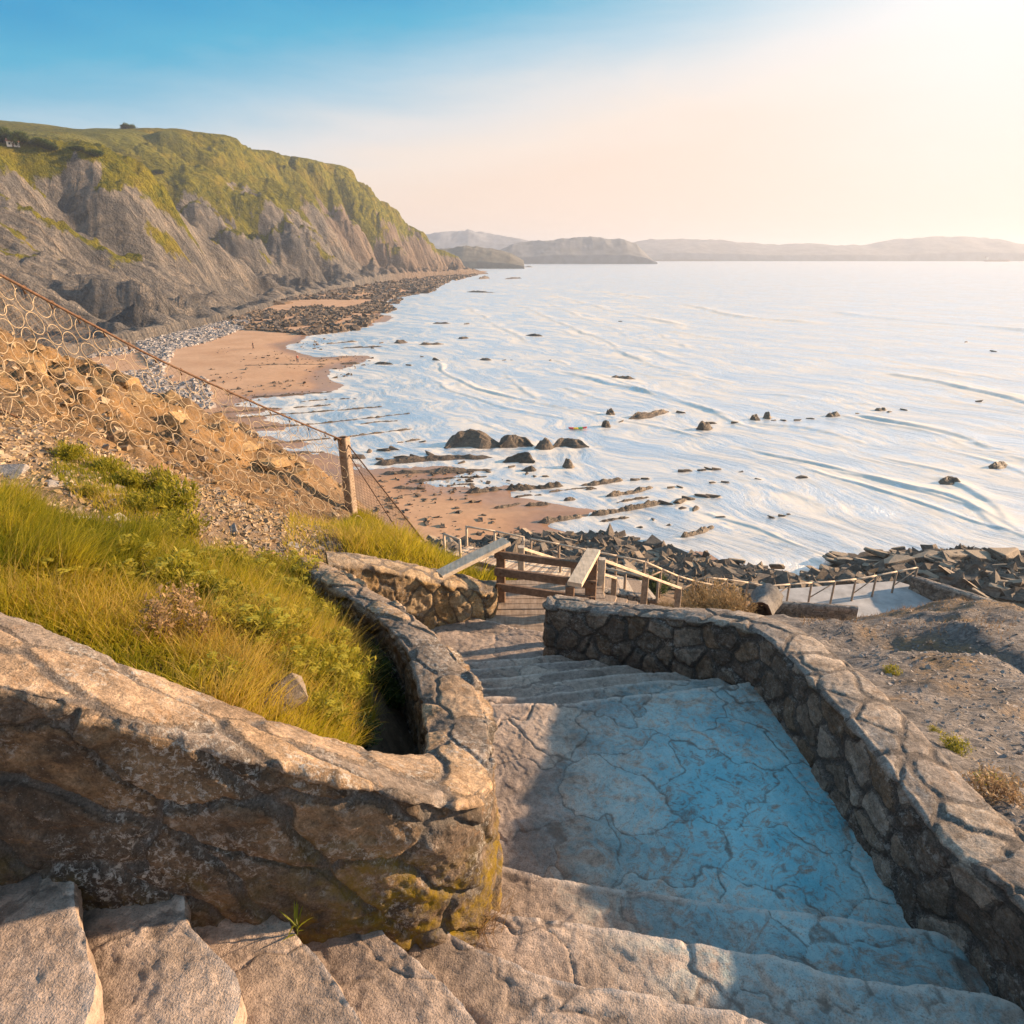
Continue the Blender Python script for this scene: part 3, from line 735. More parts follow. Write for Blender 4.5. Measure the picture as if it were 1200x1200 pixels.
    o = mesh_np('headland', V.reshape(-1, 3), grid_faces(ns, len(w), True), m, None, True, dict(veg=veg, field=field, red=red, sc=SS + W * .3, wc=W)); tag(o, kind='structure')
    return V, h
CLIFF_V, CLIFF_H = make_cliff()

def far_hill(name, prof, dist, depth, col):
    """a real ridge of hills: skyline heights along a line at the given distance"""
    us = np.linspace(prof[0][0], prof[-1][0], 220)
    vs = np.interp(us, [a for a, b in prof], [b for a, b in prof])
    top = np.array([at(u, v, dist) for u, v in zip(us, vs)])
    hgt = np.maximum(top[:, 2], 0) + 0
    cross = np.linspace(-1, 1.3, 40)
    n = hgt[:, None] * np.exp(-(np.abs(cross) * 1.15) ** 2.2)[None, :]
    X = top[:, 0][:, None] + 0 * n; Y = top[:, 1][:, None] + cross[None, :] * depth
    n = n * (1 + .16 * ridged(X / (depth * .7), Y / (depth * .7), 4, 71) * (np.abs(cross) > .12)[None, :] * .6) + hgt[:, None] * .02 * fbm(X / 120., Y / 120., 3, 72)
    n[:, 0] = -4; n[:, -1] = -4; n[0] = -4; n[-1] = -4
    m, t, out = new_mat(name + '_ground'); p = t.pos()
    c = t.mix(t.ramp(t.noise(p, 9. / depth, 5, .6), [(.35, 0), (.65, 1)]), col, tuple(k * 1.7 for k in col))  # pale hill colours carry part of the haze fading
    t.bsdf(out, c, .95, None, .1)
    o = mesh_np(name, np.stack([X, Y, n], -1).reshape(-1, 3), grid_faces(220, 40), m, None, True); tag(o, kind='structure')
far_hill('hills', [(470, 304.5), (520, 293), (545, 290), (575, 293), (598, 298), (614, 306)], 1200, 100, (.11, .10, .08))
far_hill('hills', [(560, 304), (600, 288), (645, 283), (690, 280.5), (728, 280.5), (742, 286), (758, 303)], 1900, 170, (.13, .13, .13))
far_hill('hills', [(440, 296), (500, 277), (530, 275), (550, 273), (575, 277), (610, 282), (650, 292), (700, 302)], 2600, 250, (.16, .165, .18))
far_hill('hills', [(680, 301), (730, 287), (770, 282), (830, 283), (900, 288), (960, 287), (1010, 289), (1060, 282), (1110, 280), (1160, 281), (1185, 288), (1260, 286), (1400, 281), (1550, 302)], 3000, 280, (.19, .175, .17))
# ================================================================== STONE WALLS
def rel(p): return np.array([p[0], p[1], p[2] + H])
def stone_field(s, q, size, wx=.06):
    """irregular masonry on an unrolled surface: distance to the joints, a number per stone"""
    s0, q0 = s + wx * fbm(s * 3.1, q * 3.1, 3, 81), q + wx * fbm(s * 3.3 + 9, q * 2.9, 3, 83)
    S = seeds(s.min() - .3, s.max() + .3, q.min() - .3, q.max() + .3, size[0], size[1])
    asp = size[0] / size[1]
    P = np.stack([s0.ravel() / asp, q0.ravel()], 1); S2 = S.copy(); S2[:, 0] /= asp
    f1, f2, idx = voronoi(P, S2)
    hsh = rng.random(len(S))[idx]; h2 = rng.random(len(S))[idx]
    return ((f2 - f1) * .5).reshape(s.shape), hsh.reshape(s.shape), h2.reshape(s.shape)
def wall(name, inner, outer, base_in, base_out, mat, n, counts, size, top_size, label, cat, bulge=.03, rough=.014, caps=(False, False), moss_fn=None):
    """a masonry wall swept along its two top edges; profile: foot, face, top, back"""
    A = catmull([rel(p) for p in inner], n); B = catmull([rel(p) for p in outer], n)
    bi = np.interp(np.linspace(0, 1, n), np.linspace(0, 1, len(base_in)), base_in) + H
    bo = np.interp(np.linspace(0, 1, n), np.linspace(0, 1, len(base_out)), base_out) + H
    for side, c in enumerate(caps):           # rounded end
        if not c: continue
        k = max(6, n // 14); th = np.linspace(0, np.pi / 2, k)
        e = (0, -1)[side]
        mid, d = (A[e] + B[e]) / 2, (B[e] - A[e]) / 2
        tdir = A[e] - A[(3, -4)[side]]; tdir[2] = 0; tdir /= np.linalg.norm(tdir); hw = np.linalg.norm(d[:2])
        ca = np.array([mid - d * np.cos(t_) + tdir * hw * .8 * np.sin(t_) for t_ in th[1:]]); cb = np.array([mid + d * np.cos(t_) + tdir * hw * .8 * np.sin(t_) for t_ in th[1:]])
        ca[-1] = cb[-1] = mid + tdir * hw * .8
        if side == 1: A, B = np.vstack([A, ca]), np.vstack([B, cb]); bi, bo = np.concatenate([bi, np.full(k - 1, bi[-1])]), np.concatenate([bo, np.full(k - 1, bo[-1])])
        else: A, B = np.vstack([ca[::-1], A]), np.vstack([cb[::-1], B]); bi, bo = np.concatenate([np.full(k - 1, bi[0]), bi]), np.concatenate([np.full(k - 1, bo[0]), bo])
    n = len(A)
    m1, m2, m3 = counts
    f1 = np.linspace(0, 1, m1)[None, :, None]
    foot = A.copy(); foot[:, 2] = bi; back = B.copy(); back[:, 2] = bo
    face = foot[:, None] + (A - foot)[:, None] * f1
    ft = np.linspace(0, 1, m2 + 2)[1:-1][None, :, None]
    top = A[:, None] + (B - A)[:, None] * ft
    top[..., 2] += .02 * np.sin(ft[..., 0] * np.pi)
    bk = B[:, None] + (back - B)[:, None] * np.linspace(0, 1, m3)[None, :, None]
    V = np.concatenate([face, top, bk], 1)
    for _ in range(2): V[:, 1:-1] = .25 * V[:, :-2] + .5 * V[:, 1:-1] + .25 * V[:, 2:]
    s = np.concatenate([[0], np.cumsum(np.linalg.norm(np.diff((A + B) / 2, axis=0), axis=1))])[:, None] + 0 * V[..., 0]
    q = np.concatenate([np.zeros((n, 1)), np.cumsum(np.linalg.norm(np.diff(V, axis=1), axis=2), axis=1)], 1)
    hface = np.linalg.norm(A - foot, axis=1)[:, None]
    q = q - hface                                           # 0 at the top inner edge
    e1, h1, g1 = stone_field(s, q, size); e2, h2, g2 = stone_field(s, q, top_size)
    ontop = np.zeros(V.shape[1], bool); ontop[m1 - 2:m1 + m2 + 2] = True
    edge = np.where(ontop[None], e2, e1); sid = np.where(ontop[None], h2, h1); off = np.where(ontop[None], g2, g1)
    nr = np.cross(np.gradient(V, axis=0), np.gradient(V, axis=1)); nr /= np.linalg.norm(nr, axis=2)[..., None] + 1e-9
    # outward = away from the wall's own axis
    ax = np.stack([(A + B)[:, 0] / 2, (A + B)[:, 1] / 2, np.minimum(A[:, 2], B[:, 2]) - .25], 1)[:, None]
    if ((V - ax) * nr).sum() < 0: nr = -nr
    tp = np.where(ontop[None], .42, 1.0)
    fl_ = fbm(s * 3.4 + q, q * 3.4 - .4 * s, 4, 84) * 2.6
    d = bulge * (sstep(edge, .002, .022) - .75) * np.where(ontop[None], 1.1, 1) + bulge * np.where(ontop[None], 1.5, 1.1) * (off - .5) * sstep(edge, 0, .012)
    d = d + rough * fbm(s * 9, q * 9, 5, 85, .6) + .010 * fbm(s * 1.7, q * 1.7, 2, 87) + .004 * fbm(s * 34, q * 34, 3, 88)
    d = (d + .005 * (np.floor(fl_) + sstep(fl_ - np.floor(fl_), 0, .12))) * tp
    lip_ = np.zeros(V.shape[1]); lip_[m1 - 5:m1 + 2] = 1; d = d + lip_[None] * (.016 * fbm(s * 6, s * 0 + 3, 4, 82, .65) + .010 * np.sign(off - .5) * sstep(edge, 0, .02))
    cap = np.where(ontop[None], 1.0, 0.0) + 0 * s
    lo = np.ones(V.shape[1]); V = V + nr * (d * lo[None])[..., None]
    moss = np.zeros(V.shape[:2]) if moss_fn is None else moss_fn(s, q, V)
    o = mesh_np(name, V.reshape(-1, 3), grid_faces(n, V.shape[1]), mat, None, True, dict(edge=edge, sid=sid, moss=moss, cap=cap))
    return tag(o, label, cat)
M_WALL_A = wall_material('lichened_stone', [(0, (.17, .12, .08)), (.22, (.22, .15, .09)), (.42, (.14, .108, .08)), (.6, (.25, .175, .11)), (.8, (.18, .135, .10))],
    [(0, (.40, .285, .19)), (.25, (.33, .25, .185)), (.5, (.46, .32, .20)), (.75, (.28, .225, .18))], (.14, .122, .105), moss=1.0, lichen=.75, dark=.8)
M_WALL_R = wall_material('rubble_stone', [(0, (.19, .15, .115)), (.2, (.26, .205, .155)), (.4, (.15, .12, .095)), (.55, (.31, .255, .20)), (.7, (.22, .16, .11)), (.86, (.36, .30, .24))],
    [(0, (.40, .325, .26)), (.25, (.33, .275, .23)), (.5, (.45, .36, .28)), (.75, (.29, .25, .215))], (.10, .088, .078), moss=0, lichen=.5, dark=.45)
M_WALL_C = wall_material('ochre_stone', [(0, (.38, .25, .12)), (.25, (.46, .31, .15)), (.5, (.30, .205, .11)), (.75, (.42, .30, .17))], [(0, (.38, .29, .20)), (.5, (.44, .32, .20))], (.20, .155, .11), moss=0, lichen=.4, dark=.5)
def mossA(s, q, V):
    x, z = V[..., 0], V[..., 2] - H
    return (V[..., 1] < 2.6) * sstep(x, -1.0, -.35) * sstep(-q, .16, .45) + .35 * sstep(-q, .3, .6) * sstep(fbm(s * 2, q * 2, 3, 89), 0, .4)
innerA = [(-2.75, 1.64, -.88), (-2.15, 1.68, -1.07), (-1.6, 1.72, -1.24), (-1.24, 1.75, -1.40), (-.87, 1.79, -1.60), (-.46, 1.86, -1.80), (-.22, 1.97, -1.98), (-.10, 2.16, -2.10), (-.08, 2.45, -2.18),
          (-.14, 2.97, -2.3), (-.295, 3.52, -2.4), (-.54, 4.0, -2.45), (-.85, 4.46, -2.5), (-1.2, 4.9, -2.56), (-1.53, 5.34, -2.63), (-1.84, 5.74, -2.72)]
outerA = [(-3.0, 2.06, -.84), (-2.4, 2.09, -1.03), (-1.88, 2.14, -1.22), (-1.5, 2.11, -1.39), (-1.13, 2.12, -1.60), (-.74, 2.24, -1.90), (-.52, 2.38, -2.09), (-.43, 2.46, -2.16), (-.415, 2.58, -2.2),
          (-.475, 2.9, -2.3), (-.58, 3.34, -2.36), (-.74, 3.82, -2.43), (-1.0, 4.27, -2.48), (-1.35, 4.72, -2.54), (-1.75, 5.24, -2.63), (-2.04, 5.62, -2.7)]
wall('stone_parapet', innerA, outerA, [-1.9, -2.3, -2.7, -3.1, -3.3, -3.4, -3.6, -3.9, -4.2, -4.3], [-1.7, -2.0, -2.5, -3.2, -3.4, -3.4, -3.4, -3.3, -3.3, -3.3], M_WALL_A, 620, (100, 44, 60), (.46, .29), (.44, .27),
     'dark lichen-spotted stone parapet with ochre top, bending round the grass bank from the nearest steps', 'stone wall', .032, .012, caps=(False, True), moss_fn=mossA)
innerC = [(-1.82, 5.93, -2.84), (-1.45, 6.1, -2.98), (-.95, 6.32, -3.2), (-.55, 6.5, -3.4), (-.27, 6.6, -3.53)]
outerC = [(-1.92, 6.2, -2.82), (-1.55, 6.38, -2.96), (-1.05, 6.6, -3.18), (-.62, 6.78, -3.38), (-.3, 6.88, -3.51)]
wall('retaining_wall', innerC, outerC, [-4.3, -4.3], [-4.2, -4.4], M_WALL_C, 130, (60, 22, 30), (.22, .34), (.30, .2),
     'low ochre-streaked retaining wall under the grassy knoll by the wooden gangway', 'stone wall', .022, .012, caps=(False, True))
innerR = [(2.04, 1.0, -2.28), (2.05, 1.5, -2.38), (2.05, 2.0, -2.45), (1.97, 2.25, -2.49), (1.97, 2.5, -2.5), (1.97, 2.92, -2.51), (1.95, 3.34, -2.54), (1.90, 4.0, -2.60), (1.83, 4.38, -2.66), (1.62, 4.68, -2.76), (1.2, 5.08, -2.95), (.72, 5.46, -3.11), (.38, 5.68, -3.19)]
outerR = [(2.36, 1.0, -2.3), (2.37, 1.6, -2.4), (2.38, 2.2, -2.48), (2.36, 2.56, -2.52), (2.35, 2.85, -2.53), (2.33, 3.2, -2.53), (2.32, 3.6, -2.56), (2.27, 4.15, -2.64), (2.16, 4.58, -2.71), (1.87, 4.93, -2.80), (1.40, 5.3, -2.98), (.90, 5.7, -3.13), (.52, 5.93, -3.2)]
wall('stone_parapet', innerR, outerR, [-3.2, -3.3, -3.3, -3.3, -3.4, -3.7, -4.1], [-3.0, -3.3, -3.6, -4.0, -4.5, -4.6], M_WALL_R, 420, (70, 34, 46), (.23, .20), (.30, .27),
     'long rubble stone parapet with paved top curving round the landing painted with blue shade', 'stone wall', .020, .008, caps=(False, True))

# ================================================================== STAIRCASE
M_PAVE = paving_material()
stairs = thing('stone_staircase', (0.3, 2.6, H - 3.12), 'worn stone staircase winding down round a broad landing painted with blue shade', 'staircase')
SO = np.array(stairs.location)
def blue_shade(x, y):  # where the blue shade is painted, strongest towards the right wall
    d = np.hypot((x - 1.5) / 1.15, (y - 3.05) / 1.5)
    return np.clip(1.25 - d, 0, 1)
def step(name, nose, back, z, zlow, n=230, m=70, rise=14, size=(.42, .36), tilt=.0, lab=None, rag=.02):
    """a tread between its back curve and its nosing, with the riser below it; nose/back: world xy"""
    a = catmull(np.array([[p[0], p[1], 0] for p in nose]), n)[:, :2]; b = catmull(np.array([[p[0], p[1], 0] for p in back]), n)[:, :2]
    sarc = np.concatenate([[0], np.cumsum(np.linalg.norm(np.diff(a, axis=0), axis=1))])
    dirv = a - b; dirv /= np.linalg.norm(dirv, axis=1)[:, None] + 1e-9
    a = a + dirv * (rag * fbm(sarc * 2.3, sarc * 0 + z * 7, 3, 91) + rag * .3 * fbm(sarc * 8, sarc * 0 + z * 5, 4, 92, .65))[:, None]
    b = b - dirv * .07
    f = np.linspace(0, 1, m)[None, :, None]
    xy = b[:, None] + (a - b)[:, None] * f
    X, Y = xy[..., 0], xy[..., 1]
    e, sid, off = stone_field(X, Y, size, .13)
    Z = np.full(X.shape, z) + .007 * (sstep(e, 0, .016) - .9) + .008 * (off - .5) * sstep(e, 0, .016) + .005 * fbm(X * 4, Y * 4, 3, 93) + .0028 * fbm(X * 17, Y * 17, 4, 95, .65)
    fl_ = fbm(X * 2.3 + Y, Y * 2.3 - .5 * X, 4, 98) * 3.0; Z += .0034 * (np.floor(fl_) + sstep(fl_ - np.floor(fl_), 0, .10)) + .003 * (ridged(X * 1.8, Y * 1.8, 3, 96) - .6)
    g = np.linspace(0, 1, rise + 1)[1:][None, :, None]
    rx = X[:, -1:] + dirv[:, :1] * (.012 * np.sin(g[..., 0] * 3.1) + .015 * fbm(sarc[:, None] * 5, g[..., 0] * 1.2 + z, 3, 97)) - dirv[:, :1] * .02 * g[..., 0]
    ry = Y[:, -1:] + dirv[:, 1:] * (.012 * np.sin(g[..., 0] * 3.1) + .015 * fbm(sarc[:, None] * 5, g[..., 0] * 1.2 + z, 3, 97)) - dirv[:, 1:] * .02 * g[..., 0]
    rz = Z[:, -1:] + (zlow - Z[:, -1:]) * g[..., 0]
    rx, ry, rz = np.concatenate([X[:, -1:], rx], 1), np.concatenate([Y[:, -1:], ry], 1), np.concatenate([Z[:, -1:], rz], 1)
    V1 = np.stack([X, Y, Z + H], -1).reshape(-1, 3) - SO; V2 = np.stack([rx, ry, rz + H], -1).reshape(-1, 3) - SO
    q_ = np.concatenate([grid_faces(n, m), grid_faces(n, rise + 1) + len(V1)])
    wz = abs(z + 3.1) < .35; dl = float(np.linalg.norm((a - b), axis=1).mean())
    o = mesh_np(name, np.vstack([V1, V2]), q_, M_PAVE, stairs, True, dict(pale_nose=np.concatenate([sstep(f[..., 0] + 0 * X, 1 - .045 / dl, 1).ravel(), np.full(rx.size, .0)]), dark_tone=np.concatenate([sstep(-f[..., 0] + 0 * X, -.16 / dl, -.06 / dl).ravel(), np.full(rx.size, .35)]), edge=np.concatenate([e.ravel(), np.full(rx.size, .03)]), sid=np.concatenate([sid.ravel(), np.repeat(sid[:, -1], rise + 1)]),
              blue_shade=np.concatenate([(blue_shade(X, Y) * wz).ravel(), np.zeros(rx.size)])))
    if lab: o['label'] = lab
    return o
def nz(pts, z): return [tuple(atz(u, v, z + H)[:2]) for u, v in pts]
N = {}
N[-5] = nz([(668, 767), (640, 769), (610, 772), (545, 777)], -3.70); N[-4] = nz([(697, 773), (640, 777), (590, 783), (540, 786)], -3.58)
N[-3] = nz([(735, 780), (660, 786), (600, 793), (545, 797)], -3.46); N[-2] = nz([(790, 787), (720, 791), (650, 800), (550, 808)], -3.34)
N[-1] = nz([(842, 795), (775, 798), (700, 806), (640, 814), (555, 818)], -3.22); N[0] = nz([(880, 800), (835, 806), (780, 813), (700, 820), (640, 826), (555, 828)], -3.10)
N[1] = [(2.06, 2.13)] + nz([(1081, 1088), (972, 1077), (863, 1062), (780, 1051), (690, 1038), (640, 1027), (590, 1014)], -2.95) + [(-.2, 2.6)]
N[2] = [(2.05, 1.70)] + nz([(1161, 1168), (990, 1144), (902, 1119), (780, 1100), (700, 1085), (640, 1078), (585, 1070)], -2.80) + [(-.22, 2.28)]
N[3] = [(2.05, 1.22), (1.2, 1.38)] + nz([(900, 1203), (780, 1175), (660, 1148), (580, 1120), (530, 1092)], -2.65) + [(-.36, 2.08)]
N[4] = [(1.6, .55), (.7, 1.0), (.1, 1.31)] + nz([(540, 1170), (490, 1130), (445, 1092)], -2.5) + [(-.64, 2.02)]
N[5] = [(.4, .2), (-.1, .8)] + nz([(430, 1205), (415, 1180), (380, 1130), (340, 1085)], -2.35) + [(-.95, 2.0)]
N[6] = [(-.55, .2), (-.8, .8)] + nz([(275, 1180), (248, 1120), (215, 1065)], -2.2) + [(-1.27, 1.98)]
N[7] = [(-1.05, .2), (-1.14, .8)] + nz([(105, 1180), (98, 1105), (90, 1035)], -2.05) + [(-1.58, 1.96)]
N[8] = [(-1.5, .2), (-1.62, .8), (-1.74, 1.3), (-1.88, 1.94)]; N[9] = [(-1.9, .2), (-1.98, .8), (-2.08, 1.3), (-2.2, 1.94)]; N[10] = [(-2.3, .2), (-2.36, .8), (-2.45, 1.3), (-2.55, 1.94)]
ZL = {k: -3.1 + .15 * k for k in range(0, 11)}; ZL.update({-1: -3.22, -2: -3.34, -3: -3.46, -4: -3.58, -5: -3.70})
def back_of(k):
    return N[k + 1]
for k in range(-5, 10):
    if k == 0: continue
    if k == 4: bk = [(-.1, .2), (-.3, .7)] + N[5][2:]
    elif k == 5: bk = [(-.6, .2), (-.82, .8)] + N[6][2:]
    else: bk = back_of(k)
    nose = N[k]
    low = ZL[k - 1] - .04 if k > -5 else -3.9
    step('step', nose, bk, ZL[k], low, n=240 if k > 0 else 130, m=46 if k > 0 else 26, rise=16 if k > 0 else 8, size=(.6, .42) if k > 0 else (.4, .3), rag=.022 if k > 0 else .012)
step('landing', N[0], N[1], ZL[0], -3.26, n=330, m=260, rise=8, size=(.52, .40), lab='broad landing of crazy paving with blue shade painted on')
# lower path: from the last step to the gangway, filling the pocket between the two walls
step('path', [(.75, 6.28), (.2, 6.30), (-.5, 6.6), (-1.5, 6.75), (-2.0, 6.6)], [(1.0, 5.3), (.45, 5.55), (-.5, 5.1), (-1.2, 5.0), (-1.9, 5.55)], -3.84, -4.2, n=200, m=120, rise=6, size=(.5, .42), lab='paved path at the foot of the steps')

# ================================================================== TIMBER GANGWAY AND BOARDWALK
M_WOOD = wood_material('weathered_timber', (.23, .165, .115), (.40, .31, .235))
M_PALE = wood_material('bleached_timber', (.46, .37, .27), (.66, .54, .41))
M_BROWN = wood_material('brown_timber', (.15, .095, .065), (.27, .175, .115))
M_STEEL = plain_material('rusty_iron', (.13, .07, .04), .7, .5, 25)
g = thing('wooden_gangway', (.4, 6.7, H - 3.85), 'wooden gangway with three-rail barrier and bleached handrail boards at the end of the path', 'gangway')
GO = np.array(g.location)
def part(mb, name, mat, parent, org): return mb.build(name, mat, parent, False, org)
for k in range(11):             # deck boards
    y = 6.22 + k * .125
    mb = MB().bar((-.26 - .012 * k, y, H - 3.87 + rng.uniform(-.006, .006)), (1.12, y + .03, H - 3.87), .116, .045, .1, wob=.002); part(mb, 'deck_board', M_WOOD, g, GO)
part(MB().bar((-.22, 6.3, H - 3.97), (-.3, 7.6, H - 3.97), .08, .14), 'bearer', M_BROWN, g, GO); part(MB().bar((1.0, 6.3, H - 3.97), (1.0, 7.6, H - 3.97), .08, .14), 'bearer', M_BROWN, g, GO)
pl, pr = np.array([-.13, 7.0, 0]), np.array([.86, 6.72, 0])
part(MB().bar((-.13, 7.0, H - 4.6), (-.13, 7.0, H - 3.13), .105, .105, .1), 'post', M_BROWN, g, GO)
part(MB().bar((.90, 6.74, H - 4.6), (.90, 6.74, H - 3.13), .12, .105, .1), 'post', M_BROWN, g, GO)
for (z0, z1, w) in ((-3.20, -3.24, .085), (-3.42, -3.46, .10), (-3.62, -3.66, .095)):
    part(MB().bar((-.2, 6.93, H + z0), (.95, 6.66, H + z1), .045, w, .12), 'rail', M_BROWN, g, GO)
part(MB().bar((-.80, 6.55, H - 3.28), (-.06, 7.02, H - 3.08), .17, .05, .1), 'handrail_board', M_PALE, g, GO)
part(MB().bar((.64, 6.05, H - 3.14), (.92, 6.80, H - 3.10), .155, .05, .1), 'handrail_board', M_PALE, g, GO)
part(MB().bar((.60, 6.1, H - 4.6), (.60, 6.1, H - 3.17), .09, .09), 'post', M_BROWN, g, GO)
for (px_, py_) in ((-.13, 6.905), (.90, 6.655)):
    for zz_ in (-3.21, -3.43, -3.63): part(MB().tube([(px_, py_, H + zz_), (px_ - .002, py_ - .022, H + zz_)], .014, 8), 'bolt', M_STEEL, g, GO)
# first flight below the gangway
fl = thing('wooden_stairs', (.9, 8.6, H - 5.3), 'wooden stair flight with pale posts dropping behind the gangway barrier', 'stairs')
FO = np.array(fl.location)
for k in range(9):
    p = np.array([.15 + k * .20, 7.75 + k * .27, H - 4.05 - k * .19])
    part(MB().bar(p, p + np.array([1.0, -.35, 0]), .27, .045, .1, wob=.002), 'tread', M_WOOD, fl, FO)
for k in (0, 4, 8):
    for sgn in (0, 1):
        p = np.array([.12 + k * .20, 7.8 + k * .27, H - 4.05 - k * .19]) + sgn * np.array([1.0, -.36, 0])
        part(MB().bar(p - (0, 0, .6), p + (0, 0, .55), .085, .085), 'post', M_PALE if k == 0 else M_WOOD, fl, FO)
for sgn in (0, 1):
    a = np.array([.12, 7.8, H - 3.52]) + sgn * np.array([1.0, -.36, 0]); part(MB().bar(a, a + np.array([1.6, 2.16, -1.52]), .1, .04), 'handrail_board', M_PALE, fl, FO)

def chain(mb_rail, posts, hgt, pw, railw, lean=None): pass
def railing(label, pts, hgt, mat_p, mat_r, every=1.5, pr=.055, rr=.045, brace=True, group='railings along the lower walkway'):
    """post-and-rail fence along 3-D ground points"""
    P = np.array(pts, float)
    L = np.concatenate([[0], np.cumsum(np.linalg.norm(np.diff(P, axis=0), axis=1))])
    n = max(2, int(round(L[-1] / every)) + 1)
    s = np.linspace(0, L[-1], n)
    Q = np.stack([np.interp(s, L, P[:, i]) for i in range(3)], 1)
    r = thing('timber_railing', Q[0], label, 'railing', group); O = Q[0]
    tops = Q + np.array([0, 0, hgt])
    for i in range(n):
        MB().tube(np.linspace(Q[i] - (0, 0, .5), tops[i] + rng.uniform(-.02, .02, 3), 4), pr, 8).build('post', mat_p, r, True, O)
    for i in range(n - 1):
        MB().tube(np.linspace(tops[i] + (0, 0, -.02), tops[i + 1] + (0, 0, -.02), 4), rr, 8).build('rail', mat_r, r, True, O)
        if brace and i % 2 == 0:
            MB().tube(np.linspace(Q[i] + (0, 0, .12), tops[i + 1] - (0, 0, .12), 3), rr * .75, 6).build('brace', mat_p, r, True, O)
    return r
bw = thing('boardwalk', at(640, 685, 27), 'grey plank boardwalk sloping along the bank below the gangway', 'boardwalk'); BO = np.array(bw.location)
def planks(a0, a1, b0, b1, n, w):
    """cross boards between the two edges a0-a1 and b0-b1"""
    for k in range(n):
        f = (k + .5) / n
        p, q = a0 + (a1 - a0) * f, b0 + (b1 - b0) * f
        MB().bar(p, q, w, .05, .1, wob=.004).build('plank', M_PALE if rng.random() < .55 else M_WOOD, bw, False, BO)
e0, e1, e2 = at(527, 650, 27.5), at(600, 668, 27), at(770, 703, 25.5)
f0, f1, f2 = at(547, 640, 29.0), at(622, 655, 28.6), at(752, 681, 28.0)
planks(e0, e1, f0, f1, 18, .16); planks(e1, e2, f1, f2, 34, .19)
for a, b in ((e0, e1), (e1, e2), (f0, f1), (f1, f2)):
    MB().bar(a - (0, 0, .12), b - (0, 0, .12), .09, .16).build('bearer', M_BROWN, bw, False, BO)
for p in (e0, e1, e2, f0, f1, f2, (e1 + e2) / 2, (f1 + f2) / 2):
    MB().bar(p - (0, 0, 1.6), p - (0, 0, .1), .13, .13).build('pile', M_BROWN, bw, False, BO)
railing('bleached railing on the far edge of the plank boardwalk', [f1 + (0, 0, .02), f2, at(800, 700, 30), at(832, 706, 31)], .95, M_WOOD, M_PALE, 1.25)
railing('short railing post pair at the upper left end of the boardwalk', [f0, (f0 + f1) / 2 + (0, .1, 0), f1 - (.35, 0, -.1)], .95, M_PALE, M_PALE, 1.5, brace=False)
railing('bleached railing dropping along the near edge of the boardwalk', [e1 + (2.0, .3, -.55), (e1 + e2) / 2 + (1.2, .3, -.3), e2], .85, M_WOOD, M_PALE, 1.6, brace=False)
railing('single pale post by the grass at the boardwalk head', [e0 + (-.2, 0, 0), e0 + (.5, -.6, 0)], .95, M_PALE, M_PALE, 1.0, brace=False)
railing('railing section with crossed braces behind the dry bushes', [at(826, 697, 32), at(862, 700, 33), at(900, 707, 33.5)], .95, M_WOOD, M_PALE, 1.3)
railing('long curving railing along the seaward edge of the concrete platform', [at(897, 707, 33.5), at(930, 704, 34.2), at(985, 700, 35), at(1012, 696, 35.5), at(1040, 690, 36), at(1070, 684, 36.5)], 1.0, M_WOOD, M_PALE, 1.35)
# small rough block wall at the end of the boardwalk
bwl = at(742, 712, 25); 
wl = [tuple(np.array(at(u, v, 25)) - (0, 0, H)) for u, v in ((706, 693), (735, 697), (762, 702))]
wall('block_wall', wl, [(a + .05, b + .35, c + .03) for a, b, c in wl], [wl[0][2] - .7] * 2, [wl[0][2] - .7] * 2, M_WALL_R, 60, (24, 8, 8), (.22, .2), (.3, .2), 'small rough block wall at the foot of the boardwalk', 'stone wall', .05, .01)
# concrete platform with kerb walls
M_CONC = plain_material('pale_concrete', (.42, .40, .38), .85, .3, 1.2)
P2 = np.array(PLAT); mid = P2.mean(0)
def slab(name, poly, z, th, mat):
    n = len(poly); V = [(x, y, z) for x, y in poly] + [(x, y, z - th) for x, y in poly]
    me = bpy.data.meshes.new(name); me.from_pydata(V, [], [tuple(range(n))[::1]] + [((i + 1) % n, i, n + i, n + (i + 1) % n) for i in range(n)]); me.update(); me.materials.append(mat)
    o = bpy.data.objects.new(name, me); C.objects.link(o); return o
tag(slab('platform', list(P2[::-1])[::-1], H - 17.2, .6, M_CONC), kind='structure')
wl = [tuple(np.array(at(u, v, t_)) - (0, 0, H)) for u, v, t_ in ((1068, 676, 36.4), (1110, 689, 34.5), (1150, 702, 33), (1200, 718, 31.5), (1280, 742, 29.5))]
wall('kerb_wall', wl, [(a + .28, b + .3, c) for a, b, c in wl], [-17.6] * 2, [-18.4] * 2, M_WALL_R, 150, (20, 10, 16), (.5, .25), (.6, .3), 'low kerb wall bordering the concrete platform on its right', 'stone wall', .03, .01)
wl = [tuple(np.array(at(u, v, t_)) - (0, 0, H)) for u, v, t_ in ((906, 707, 32.8), (950, 709, 32), (1006, 713, 31.2))]
wall('kerb_wall', wl, [(a + .1, b + .3, c) for a, b, c in wl], [-17.9] * 2, [-17.6] * 2, M_WALL_R, 90, (18, 8, 8), (.6, .3), (.6, .3), 'low grey kerb wall edging the near side of the platform', 'stone wall', .02, .01)
